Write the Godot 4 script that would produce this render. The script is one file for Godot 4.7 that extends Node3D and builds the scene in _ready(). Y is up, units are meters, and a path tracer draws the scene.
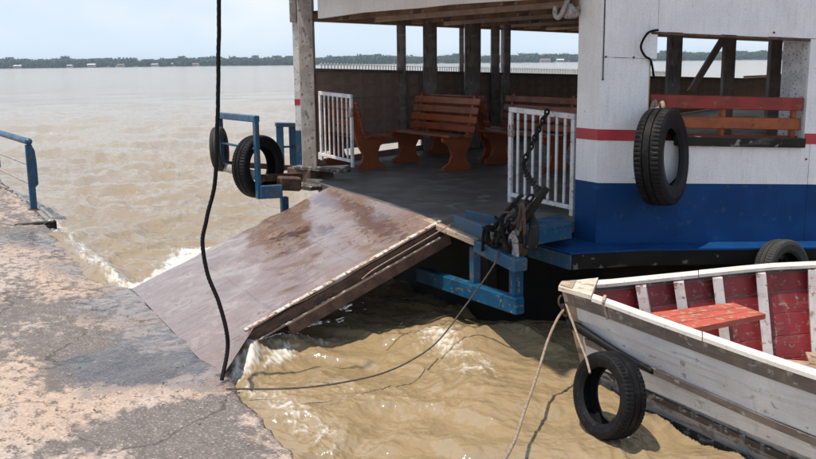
extends Node3D
# A river ferry with its bow ramp lowered on a worn concrete quay, a wooden boat beside it.
# Lengths in metres. Helpers take X to the right, Y up and F forwards (the scene's -z).

const FOCAL := 900.0          # focal length in pixels of the 816 x 459 photograph
const EYE := 2.4              # height of the lens above the water
const PITCH := 0.183512
const ROLL := 0.0113995
const DECK := 1.0
const QUAY := 0.2

var M := {}
var box_cache := {}
var used_names := {}
var rng := RandomNumberGenerator.new()
var c_right: Vector3
var c_up: Vector3
var c_fwd: Vector3
var e0 := Vector2(-0.615, 4.773)          # quay edge: a point and its direction (x, forwards)
var ed := Vector2(-0.4975, 0.8675)
var ein := Vector2(-0.8675, -0.4975)      # from the edge inland


# ------------------------------------------------------------------ positions
func P(x: float, y: float, f: float) -> Vector3:
	return Vector3(x, y, -f)

func ray(px: float, py: float) -> Vector3:
	return c_fwd + c_right * (px - 408.0) / FOCAL - c_up * (py - 229.5) / FOCAL

func gp(px: float, py: float, h: float) -> Vector3:      # where the sight line meets height h
	var d := ray(px, py)
	return Vector3(0, EYE, 0) + d * (h - EYE) / d.y

func dp(px: float, py: float, f: float) -> Vector3:      # where it reaches distance f forwards
	var d := ray(px, py)
	return Vector3(0, EYE, 0) + d * f / (-d.z)

func pp(px: float, py: float, at: Vector3, n: Vector3) -> Vector3:   # where it meets a plane
	var d := ray(px, py)
	return Vector3(0, EYE, 0) + d * ((at - Vector3(0, EYE, 0)).dot(n) / d.dot(n))


# ------------------------------------------------------------------ nodes
func numbered(called: String) -> String:
	var n: int = used_names.get(called, 0)
	used_names[called] = n + 1
	return called if n == 0 else "%s_%03d" % [called, n]

func tag(o: Node3D, label: String, category: String, group := "") -> void:
	o.set_meta("label", label)
	o.set_meta("category", category)
	if group:
		o.set_meta("group", group)

func thing(called: String, at: Vector3, label: String, category: String, group := "") -> Node3D:
	var o := Node3D.new()
	o.name = numbered(called)
	add_child(o)
	o.position = at
	tag(o, label, category, group)
	return o

func put(called: String, mesh: Mesh, mat: Material, parent: Node3D, world := Transform3D.IDENTITY) -> MeshInstance3D:
	var o := MeshInstance3D.new()
	o.name = numbered(called) if parent == self else called
	o.mesh = mesh
	o.material_override = mat
	parent.add_child(o, true)
	o.global_transform = world
	return o

func node(called: String, parent: Node3D, at: Vector3) -> Node3D:
	var o := Node3D.new()
	o.name = called
	parent.add_child(o, true)
	o.global_position = at
	return o


# ------------------------------------------------------------------ shapes
func tri(st: SurfaceTool, a: Vector3, b: Vector3, c: Vector3, out: Vector3) -> void:
	var n := (c - a).cross(b - a)
	var q := [a, b, c] if n.dot(out) >= 0 else [a, c, b]
	for p in q:
		st.add_vertex(p)

func quad(st: SurfaceTool, a: Vector3, b: Vector3, c: Vector3, d: Vector3, out: Vector3) -> void:
	tri(st, a, b, c, out)
	tri(st, a, c, d, out)

func begin(smooth := false) -> SurfaceTool:
	var st := SurfaceTool.new()
	st.begin(Mesh.PRIMITIVE_TRIANGLES)
	st.set_smooth_group(0 if smooth else -1)
	return st

func done(st: SurfaceTool) -> ArrayMesh:
	st.generate_normals()
	return st.commit()

func box_mesh(size: Vector3, bevel: float) -> ArrayMesh:
	var key := "%.3f %.3f %.3f %.4f" % [size.x, size.y, size.z, bevel]
	if box_cache.has(key):
		return box_cache[key]
	var h := size * 0.5
	var c := minf(bevel, minf(h.x, minf(h.y, h.z)) * 0.6)
	var st := begin()
	for a in 3:
		var b := (a + 1) % 3
		var d := (a + 2) % 3
		for s in [-1.0, 1.0]:
			var o := Vector3.ZERO
			o[a] = s
			var q := []
			for k in [[-1, -1], [1, -1], [1, 1], [-1, 1]]:
				var v := Vector3.ZERO
				v[a] = s * h[a]
				v[b] = k[0] * (h[b] - c)
				v[d] = k[1] * (h[d] - c)
				q.append(v)
			quad(st, q[0], q[1], q[2], q[3], o)
			for s2 in [-1.0, 1.0]:
				var e := []
				for k in [-1.0, 1.0]:
					var v := Vector3.ZERO
					v[a] = s * h[a]
					v[b] = s2 * (h[b] - c)
					v[d] = k * (h[d] - c)
					var w := Vector3.ZERO
					w[a] = s * (h[a] - c)
					w[b] = s2 * h[b]
					w[d] = k * (h[d] - c)
					e.append([v, w])
				var o2 := Vector3.ZERO
				o2[a] = s
				o2[b] = s2
				quad(st, e[0][0], e[1][0], e[1][1], e[0][1], o2)
	for sx in [-1.0, 1.0]:
		for sy in [-1.0, 1.0]:
			for sz in [-1.0, 1.0]:
				tri(st, Vector3(sx * h.x, sy * (h.y - c), sz * (h.z - c)), Vector3(sx * (h.x - c), sy * h.y, sz * (h.z - c)), Vector3(sx * (h.x - c), sy * (h.y - c), sz * h.z), Vector3(sx, sy, sz))
	box_cache[key] = done(st)
	return box_cache[key]

# a bevelled bar from a to b: its length along its own x, h along `up`, w across
func bar(called: String, a: Vector3, b: Vector3, w: float, h: float, mat: Material, parent: Node3D, up := Vector3.UP, bevel := 0.004) -> MeshInstance3D:
	var x := (b - a).normalized()
	var z := x.cross(up).normalized()
	var y := z.cross(x)
	var size := Vector3(snappedf((b - a).length(), 0.001), h, w)
	return put(called, box_mesh(size, bevel), mat, parent, Transform3D(Basis(x, y, z), (a + b) * 0.5))

# a flat polygon pushed along `dir`
func prism(poly: Array, dir: Vector3) -> ArrayMesh:
	var n := dir.normalized()
	var ax: Vector3 = (poly[1] - poly[0]).normalized()
	var ay := n.cross(ax).normalized()
	var flat := PackedVector2Array()
	var mid := Vector3.ZERO
	for p in poly:
		flat.append(Vector2(p.dot(ax), p.dot(ay)))
		mid += p / poly.size()
	var idx := Geometry2D.triangulate_polygon(flat)
	var st := begin()
	for i in range(0, idx.size(), 3):
		tri(st, poly[idx[i]], poly[idx[i + 1]], poly[idx[i + 2]], -n)
		tri(st, poly[idx[i]] + dir, poly[idx[i + 1]] + dir, poly[idx[i + 2]] + dir, n)
	var turn := 0.0
	for i in flat.size():
		turn += flat[i].cross(flat[(i + 1) % flat.size()])
	for i in poly.size():
		var a: Vector3 = poly[i]
		var b: Vector3 = poly[(i + 1) % poly.size()]
		var o := (b - a).cross(n) * (1.0 if turn > 0 else -1.0)
		quad(st, a, b, b + dir, a + dir, o)
	return done(st)

# a tube along points; radius may vary
func tube(pts: Array, r: float, sides := 8, r_end := -1.0, lay := 0.0) -> ArrayMesh:
	var rings := []
	var side := Vector3.ZERO
	for i in pts.size():
		var t: Vector3 = (pts[mini(i + 1, pts.size() - 1)] - pts[maxi(i - 1, 0)]).normalized()
		if side == Vector3.ZERO:
			side = t.cross(Vector3.UP if absf(t.y) < 0.9 else Vector3.RIGHT).normalized()
		side = (side - t * side.dot(t)).normalized()
		var o := t.cross(side)
		var rr := r if r_end < 0 else lerpf(r, r_end, float(i) / (pts.size() - 1))
		var ring := []
		for k in sides:
			var a := TAU * k / sides
			var q := rr * (1.0 + (lay * absf(sin(a * 1.5 + i * 1.1)) if lay > 0 else 0.0))
			ring.append(pts[i] + side * cos(a) * q + o * sin(a) * q)
		rings.append(ring)
	var st := begin(true)
	for i in rings.size() - 1:
		for k in sides:
			var j := (k + 1) % sides
			var c: Vector3 = (rings[i][k] + rings[i][j]) * 0.5 - pts[i]
			quad(st, rings[i][k], rings[i][j], rings[i + 1][j], rings[i + 1][k], c)
	for e in [0, rings.size() - 1]:
		for k in range(1, sides - 1):
			tri(st, rings[e][0], rings[e][k], rings[e][k + 1], pts[e] - pts[1 if e == 0 else e - 1])
	st.index()
	return done(st)

func smooth_line(pts: Array, per := 8) -> Array:
	var out := []
	for i in pts.size() - 1:
		var a: Vector3 = pts[maxi(i - 1, 0)]
		var b: Vector3 = pts[i]
		var c: Vector3 = pts[i + 1]
		var d: Vector3 = pts[mini(i + 2, pts.size() - 1)]
		for k in per:
			out.append(b.cubic_interpolate(c, a, d, float(k) / per))
	out.append(pts[-1])
	return out

# rows of points as one smooth sheet
func sheet(rows: Array, out: Vector3, smooth := true) -> ArrayMesh:
	var st := begin(smooth)
	for i in rows.size() - 1:
		for k in rows[i].size() - 1:
			quad(st, rows[i][k], rows[i][k + 1], rows[i + 1][k + 1], rows[i + 1][k], out)
	st.index()
	return done(st)

# a strip of board: rows of [outer top, outer bottom, inner bottom, inner top]
func plank_loft(rows: Array, smooth := false) -> ArrayMesh:
	var st := begin(smooth)
	var n: int = rows[0].size()
	for i in rows.size() - 1:
		var mid := Vector3.ZERO
		for p in rows[i]:
			mid += p / n
		for k in n:
			var j := (k + 1) % n
			quad(st, rows[i][k], rows[i][j], rows[i + 1][j], rows[i + 1][k], (rows[i][k] + rows[i][j]) * 0.5 - mid)
	for e in [0, rows.size() - 1]:
		var o: Vector3 = rows[e][0] - rows[1 if e == 0 else e - 1][0]
		for k in range(1, n - 1):
			tri(st, rows[e][0], rows[e][k], rows[e][k + 1], o)
	return done(st)


# ------------------------------------------------------------------ materials
func noise(kind: int, freq: float, seed_: int, octaves := 4, ridged := false) -> FastNoiseLite:
	var n := FastNoiseLite.new()
	n.noise_type = kind
	n.frequency = freq
	n.seed = seed_
	n.fractal_type = FastNoiseLite.FRACTAL_RIDGED if ridged else FastNoiseLite.FRACTAL_FBM
	n.fractal_octaves = octaves
	return n

func field(size: int, freq: float, seed_: int, octaves := 4) -> PackedByteArray:
	var im := noise(FastNoiseLite.TYPE_SIMPLEX_SMOOTH, freq, seed_, octaves).get_seamless_image(size, size)
	im.convert(Image.FORMAT_L8)
	return im.get_data()

# colour: two tones mixed by a broad noise, flakes of a third where a rougher noise passes a limit, streaks along u or v, grain
func surface(o: Dictionary) -> StandardMaterial3D:
	var n: int = o.get("size", 384)
	var sd: int = o.seed
	var tone := field(n, 4.0 / n, sd, 3)
	var flake := field(n, o.get("flake_freq", 9.0) / n, sd + 1, 5)
	var grain := field(n, 90.0 / n, sd + 2, 2)
	var strk := field(n, 34.0 / n, sd + 3, 3)
	var a: Color = o.a
	var b: Color = o.get("b", a)
	var f: Color = o.get("flake", a)
	var f2: Color = o.get("flake2", f)
	var s: Color = o.get("stain", a)
	var limit: float = 255.0 * (1.0 - o.get("flaked", 0.0))
	var streak: float = o.get("streak", 0.0)
	var along_v: bool = o.get("streak_v", false)
	var g: float = o.get("grain", 0.12)
	var data := PackedByteArray()
	var bump := PackedByteArray()
	data.resize(n * n * 3)
	bump.resize(n * n * 3)
	var dent: float = o.get("dent", 0.0)
	var r0: float = o.get("rough", 0.6)
	var r1: float = o.get("rough_flake", 0.85)
	var sr := PackedByteArray()
	sr.resize(1024)
	for i in 1024:
		sr[i] = int(255.0 * Color(i / 1023.0, 0, 0).linear_to_srgb().r)
	for y in n:
		for x in n:
			var i := y * n + x
			var t := clampf((tone[i] - 96.0) / 64.0, 0.0, 1.0)
			var k := ((x / 10) + n * y) if along_v else (x + n * ((y / 10) % n))
			if along_v:
				k = (y / 10) * n + x
			else:
				k = y * n + x / 10
			var q := (strk[k] - 128.0) / 128.0
			var c := a.lerp(b, t)
			if q > 0.1:
				c = c.lerp(s, minf((q - 0.1) * streak * 3.0, 0.9))
			var m := 1.0 + ((grain[i] - 128.0) / 128.0) * g + q * streak * 0.35
			var w := clampf((flake[i] + q * 60.0 * streak - limit) / 7.0, 0.0, 1.0)
			if w > 0.0:
				c = c.lerp(f.lerp(f2, clampf((flake[i] - limit) / 22.0, 0.0, 1.0)), w)
			data[i * 3] = sr[clampi(int(c.r * m * 1023.0), 0, 1023)]
			data[i * 3 + 1] = sr[clampi(int(c.g * m * 1023.0), 0, 1023)]
			data[i * 3 + 2] = sr[clampi(int(c.b * m * 1023.0), 0, 1023)]
			bump[i * 3] = clampi(int(150.0 + q * streak * 60.0 - w * 55.0 + (grain[i] - 128.0) * 0.35 + (tone[i] - 128.0) * dent), 0, 255)
			bump[i * 3 + 1] = clampi(int(255.0 * (lerpf(r0, r1, w) + (tone[i] - 128.0) / 128.0 * 0.12 + (grain[i] - 128.0) / 128.0 * 0.06)), 8, 255)
	var m3 := StandardMaterial3D.new()
	m3.albedo_texture = ImageTexture.create_from_image(Image.create_from_data(n, n, false, Image.FORMAT_RGB8, data))
	m3.roughness = 1.0
	var relief := ImageTexture.create_from_image(Image.create_from_data(n, n, false, Image.FORMAT_RGB8, bump))
	m3.roughness_texture = relief
	m3.roughness_texture_channel = BaseMaterial3D.TEXTURE_CHANNEL_GREEN
	m3.heightmap_enabled = true
	m3.heightmap_texture = relief
	m3.heightmap_scale = o.get("relief", 0.25)
	m3.uv1_triplanar = true
	m3.uv1_world_triplanar = o.get("world", false)
	m3.uv1_scale = Vector3.ONE * o.get("scale", 0.45)
	m3.metallic_specular = o.get("spec", 0.5)
	return m3

func L(r: float, g: float, b: float) -> Color:
	return Color(r, g, b)

func make_materials() -> void:
	M.white = surface({"seed": 11, "a": L(.80, .80, .80), "b": L(.74, .74, .745), "flake": L(.33, .27, .22), "flake2": L(.22, .12, .07), "flaked": .085, "flake_freq": 16.0, "stain": L(.52, .47, .42), "streak": .26, "streak_v": true, "rough": .45, "world": true, "scale": .55, "relief": .5, "dent": .5})
	M.white_bar = surface({"seed": 15, "size": 256, "a": L(.70, .70, .70), "b": L(.58, .58, .58), "flake": L(.20, .14, .10), "flaked": .27, "flake_freq": 20.0, "rough": .45, "scale": 1.4})
	M.red = surface({"seed": 21, "size": 256, "a": L(.42, .035, .045), "b": L(.36, .03, .04), "rough": .45, "world": true, "scale": .6})
	M.blue = surface({"seed": 31, "a": L(.006, .050, .165), "b": L(.005, .040, .135), "flake": L(.03, .065, .13), "flaked": .2, "flake_freq": 12.0, "stain": L(.006, .034, .11), "streak": .12, "streak_v": true, "rough": .5, "rough_flake": .6, "world": true, "scale": .5, "relief": .4, "dent": .5, "spec": .25})
	M.blue_bright = surface({"seed": 41, "a": L(.006, .078, .160), "b": L(.005, .056, .125), "flake": L(.20, .18, .16), "flake2": L(.09, .045, .03), "flaked": .27, "flake_freq": 14.0, "rough": .38, "scale": .9, "relief": .2})
	M.blue_worn = surface({"seed": 45, "a": L(.008, .072, .150), "b": L(.024, .075, .125), "flake": L(.22, .205, .19), "flake2": L(.09, .05, .035), "flaked": .30, "flake_freq": 9.0, "rough": .5, "scale": .9, "relief": .3})
	M.blue_frame = surface({"seed": 47, "a": L(.006, .078, .160), "b": L(.005, .056, .125), "flake": L(.20, .18, .16), "flake2": L(.09, .045, .03), "flaked": .27, "flake_freq": 11.0, "stain": L(.02, .03, .05), "streak": .4, "rough": .55, "scale": .9, "relief": .3, "spec": .3})
	M.pitch = surface({"seed": 52, "size": 128, "a": L(.010, .010, .009), "b": L(.015, .013, .012), "rough": .6, "world": true, "scale": .6, "spec": .2})
	M.tar = surface({"seed": 51, "a": L(.012, .011, .010), "b": L(.018, .016, .014), "flake": L(.12, .115, .11), "flake2": L(.22, .21, .20), "flaked": .21, "flake_freq": 10.0, "rough": .55, "world": true, "scale": .6, "relief": .3, "spec": .3})
	M.deck = surface({"seed": 61, "a": L(.125, .118, .112), "b": L(.09, .085, .08), "flake": L(.16, .15, .14), "flaked": .28, "stain": L(.05, .045, .04), "streak": .25, "rough": .55, "scale": .4})
	M.timber = surface({"seed": 71, "a": L(.27, .24, .22), "b": L(.20, .175, .16), "flake": L(.38, .36, .34), "flaked": .18, "stain": L(.09, .06, .045), "streak": .5, "rough": .75, "scale": .9, "relief": .35})
	M.old_white = surface({"seed": 72, "a": L(.42, .39, .37), "b": L(.32, .29, .27), "flake": L(.18, .14, .12), "flaked": .26, "stain": L(.20, .15, .12), "streak": .45, "rough": .7, "scale": .9, "relief": .3})
	M.old_board = surface({"seed": 75, "a": L(.46, .37, .29), "b": L(.34, .25, .18), "flake": L(.20, .13, .09), "flaked": .3, "stain": L(.20, .14, .10), "streak": .5, "rough": .8, "scale": .8, "relief": .4})
	M.dim_board = surface({"seed": 81, "a": L(.56, .43, .37), "b": L(.46, .35, .30), "flake": L(.36, .34, .33), "flaked": .12, "stain": L(.26, .21, .19), "streak": .25, "rough": .75, "scale": .7, "relief": .4})
	M.ceiling = surface({"seed": 85, "a": L(.26, .15, .085), "b": L(.17, .095, .055), "flake": L(.30, .27, .24), "flaked": .22, "stain": L(.07, .04, .025), "streak": .5, "rough": .7, "scale": .6, "relief": .3})
	M.bench = surface({"seed": 91, "a": L(.32, .078, .019), "b": L(.24, .056, .016), "flake": L(.20, .05, .02), "flaked": .24, "stain": L(.22, .05, .015), "streak": .4, "rough": .38, "scale": .9, "relief": .15})
	M.bench_old = surface({"seed": 92, "size": 256, "a": L(.27, .082, .028), "b": L(.20, .056, .020), "flake": L(.26, .15, .09), "flaked": .26, "stain": L(.15, .04, .015), "streak": .5, "rough": .5, "scale": .9, "relief": .2})
	M.bench_dark = surface({"seed": 93, "size": 256, "a": L(.30, .060, .014), "b": L(.22, .042, .012), "flake": L(.14, .04, .02), "flaked": .25, "stain": L(.15, .03, .012), "streak": .45, "rough": .4, "scale": .9, "relief": .15})
	M.bench_red = surface({"seed": 95, "size": 256, "a": L(.25, .018, .010), "b": L(.19, .015, .009), "flake": L(.22, .09, .05), "flaked": .24, "stain": L(.2, .03, .015), "streak": .3, "rough": .42, "scale": .9})
	M.ramp_edge = surface({"seed": 105, "a": L(.60, .55, .50), "b": L(.44, .36, .30), "flake": L(.16, .085, .05), "flaked": .42, "flake_freq": 26.0, "rough": .6, "scale": 1.0, "relief": .4})
	M.rust = surface({"seed": 111, "size": 256, "a": L(.100, .055, .036), "b": L(.065, .038, .027), "flake": L(.16, .075, .04), "flaked": .3, "flake_freq": 16.0, "rough": .8, "scale": 1.5, "relief": .4})
	M.steel = surface({"seed": 115, "size": 256, "a": L(.40, .40, .40), "b": L(.30, .29, .28), "flake": L(.13, .07, .04), "flaked": .36, "flake_freq": 16.0, "rough": .5, "scale": 1.5, "relief": .3})
	M.rubber = surface({"seed": 121, "size": 256, "a": L(.009, .009, .010), "b": L(.014, .014, .015), "flake": L(.030, .029, .028), "flaked": .25, "flake_freq": 12.0, "rough": .5, "rough_flake": .8, "scale": 1.6, "relief": .2, "spec": .22})
	M.rubber_dust = surface({"seed": 125, "size": 256, "a": L(.022, .021, .021), "b": L(.032, .030, .028), "flake": L(.07, .06, .05), "flaked": .28, "flake_freq": 12.0, "rough": .75, "scale": 1.6, "relief": .2})
	M.boat_white = surface({"seed": 131, "size": 512, "a": L(.68, .68, .69), "b": L(.58, .58, .60), "flake": L(.30, .27, .25), "flake2": L(.12, .085, .06), "flaked": .17, "flake_freq": 12.0, "stain": L(.33, .32, .31), "streak": .4, "rough": .5, "world": true, "scale": .7, "relief": .3})
	M.boat_low = surface({"seed": 132, "a": L(.46, .45, .44), "b": L(.32, .31, .30), "flake": L(.10, .075, .055), "flake2": L(.05, .04, .03), "flaked": .30, "flake_freq": 9.0, "stain": L(.14, .11, .09), "streak": .5, "rough": .6, "world": true, "scale": .7, "relief": .4})
	M.gunwale = surface({"seed": 135, "a": L(.68, .66, .63), "b": L(.60, .56, .51), "flake": L(.46, .37, .30), "flaked": .20, "flake_freq": 14.0, "stain": L(.52, .46, .40), "streak": .35, "rough": .6, "scale": .9, "relief": .3})
	M.bow_wood = surface({"seed": 139, "size": 256, "a": L(.62, .54, .46), "b": L(.48, .38, .30), "flake": L(.32, .22, .15), "flaked": .3, "stain": L(.34, .25, .18), "streak": .4, "rough": .75, "scale": .9, "relief": .4})
	M.gunwale_wood = surface({"seed": 136, "a": L(.20, .165, .14), "b": L(.14, .115, .10), "flake": L(.45, .43, .41), "flaked": .25, "stain": L(.08, .06, .05), "streak": .5, "rough": .75, "world": true, "scale": .9, "relief": .3})
	M.rail_wood = surface({"seed": 137, "a": L(.07, .058, .052), "b": L(.045, .036, .032), "flake": L(.34, .33, .33), "flake2": L(.45, .44, .44), "flaked": .30, "flake_freq": 14.0, "stain": L(.02, .016, .014), "streak": .5, "rough": .75, "world": true, "scale": .9, "relief": .4})
	M.boat_red = surface({"seed": 141, "size": 512, "a": L(.27, .018, .022), "b": L(.20, .016, .020), "flake": L(.36, .27, .23), "flake2": L(.16, .10, .07), "flaked": .23, "flake_freq": 11.0, "stain": L(.09, .025, .022), "streak": .6, "rough": .55, "world": true, "scale": .9, "relief": .3})
	M.thwart = surface({"seed": 145, "a": L(.48, .095, .060), "b": L(.38, .075, .050), "flake": L(.34, .20, .15), "flaked": .34, "flake_freq": 12.0, "stain": L(.27, .085, .06), "streak": .65, "rough": .6, "scale": .9, "relief": .3})
	M.rib = surface({"seed": 148, "size": 256, "a": L(.52, .50, .50), "b": L(.44, .40, .40), "flake": L(.28, .04, .045), "flake2": L(.16, .09, .06), "flaked": .30, "flake_freq": 9.0, "rough": .6, "scale": 1.3, "relief": .3})
	M.floor_board = surface({"seed": 149, "size": 256, "a": L(.42, .31, .22), "b": L(.28, .19, .13), "flake": L(.14, .09, .06), "flaked": .3, "stain": L(.16, .10, .07), "streak": .5, "rough": .8, "scale": .9, "relief": .3})
	M.rope_dark = surface({"seed": 151, "size": 128, "a": L(.007, .007, .008), "b": L(.012, .012, .012), "rough": .75, "spec": .25, "scale": 9.0, "relief": .2})
	M.rope_pale = surface({"seed": 155, "size": 128, "a": L(.33, .25, .19), "b": L(.20, .145, .105), "rough": .9, "scale": 9.0, "relief": .2, "grain": .4})
	M.rope_thin = surface({"seed": 157, "size": 128, "a": L(.09, .072, .058), "b": L(.05, .042, .035), "rough": .9, "scale": 9.0, "relief": .2, "grain": .4})


# ------------------------------------------------------------------ light and air
func make_light() -> void:
	var cam := Camera3D.new()
	cam.name = "camera"
	add_child(cam)
	cam.fov = rad_to_deg(2.0 * atan(229.5 / FOCAL))
	cam.near = 0.05
	cam.far = 8000.0
	cam.transform = Transform3D(Basis(c_right, c_up, -c_fwd), Vector3(0, EYE, 0))
	cam.current = true
	var we := WorldEnvironment.new()
	we.name = "environment"
	var env := Environment.new()
	env.background_mode = Environment.BG_SKY
	env.tonemap_mode = Environment.TONE_MAPPER_LINEAR
	env.tonemap_exposure = 1.1
	env.sdfgi_enabled = true
	env.ssao_enabled = true
	env.ssil_enabled = true
	env.fog_enabled = true
	env.fog_density = 0.00018
	env.fog_light_color = Color(0.80, 0.88, 0.95)
	# thin high cloud over pale blue
	var w := 1024
	var h := 512
	var im := Image.create(w, h, false, Image.FORMAT_RGBF)
	var big := noise(FastNoiseLite.TYPE_SIMPLEX_SMOOTH, 1.0, 5, 6)
	var small := noise(FastNoiseLite.TYPE_SIMPLEX_SMOOTH, 3.2, 8, 5)
	var zen := Color(0.25, 0.43, 0.74)
	var hor := Color(0.75, 0.862, 0.965)
	for y in h:
		var up := (0.5 - (y + 0.5) / h) * PI
		for x in w:
			if up < -0.03:
				im.set_pixel(x, y, Color(0.33, 0.29, 0.24))
				continue
			var az := (x + 0.5) / w * TAU
			var s := maxf(sin(up), 0.0)
			var d := Vector3(cos(up) * sin(az), sin(up), cos(up) * cos(az))
			var q := Vector3(d.x, d.y * 3.0, d.z)
			var n := big.get_noise_3dv(q * 1.3) * 0.65 + small.get_noise_3dv(q) * 0.35
			var cl := smoothstep(-0.18, 0.28, n) * 0.9
			var c := hor.lerp(zen, pow(s, 0.62))
			c = c.lerp(Color(1.0, 1.0, 1.0) * lerpf(1.0, 0.85, s), cl * lerpf(0.75, 0.6, s))
			im.set_pixel(x, y, c)
	var pm := PanoramaSkyMaterial.new()
	pm.panorama = ImageTexture.create_from_image(im)
	var sky := Sky.new()
	sky.sky_material = pm
	env.sky = sky
	we.environment = env
	add_child(we)
	var sun := DirectionalLight3D.new()
	sun.name = "sun"
	add_child(sun)
	var az := deg_to_rad(-115.0)
	var el := deg_to_rad(72.0)
	var to := Vector3(cos(el) * sin(az), sin(el), -cos(el) * cos(az))
	sun.basis = Basis.looking_at(-to, Vector3(0, 0, -1))
	sun.light_energy = 1.55
	sun.light_color = Color(1.0, 0.955, 0.89)
	sun.light_angular_distance = 1.0
	sun.shadow_enabled = true


# ------------------------------------------------------------------ water
func seg_dist(p: Vector2, a: Vector2, b: Vector2) -> float:
	var t := clampf((p - a).dot(b - a) / (b - a).length_squared(), 0.0, 1.0)
	return p.distance_to(a + (b - a) * t)

func flat2(v: Vector3) -> Vector2:
	return Vector2(v.x, -v.z)

var wet_cols := []
var wet_rows := []
var wet_pts: PackedVector3Array

func on_water(p: Vector3, above: float) -> Vector3:      # p set on the water's surface
	var f := Vector2(p.x, -p.z)
	var i := clampi(wet_rows.bsearch(f.length()), 0, wet_rows.size() - 1)
	var j := clampi(wet_cols.bsearch(atan2(f.x, f.y)), 0, wet_cols.size() - 1)
	return Vector3(p.x, wet_pts[i * wet_cols.size() + j].y + above, p.z)

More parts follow.
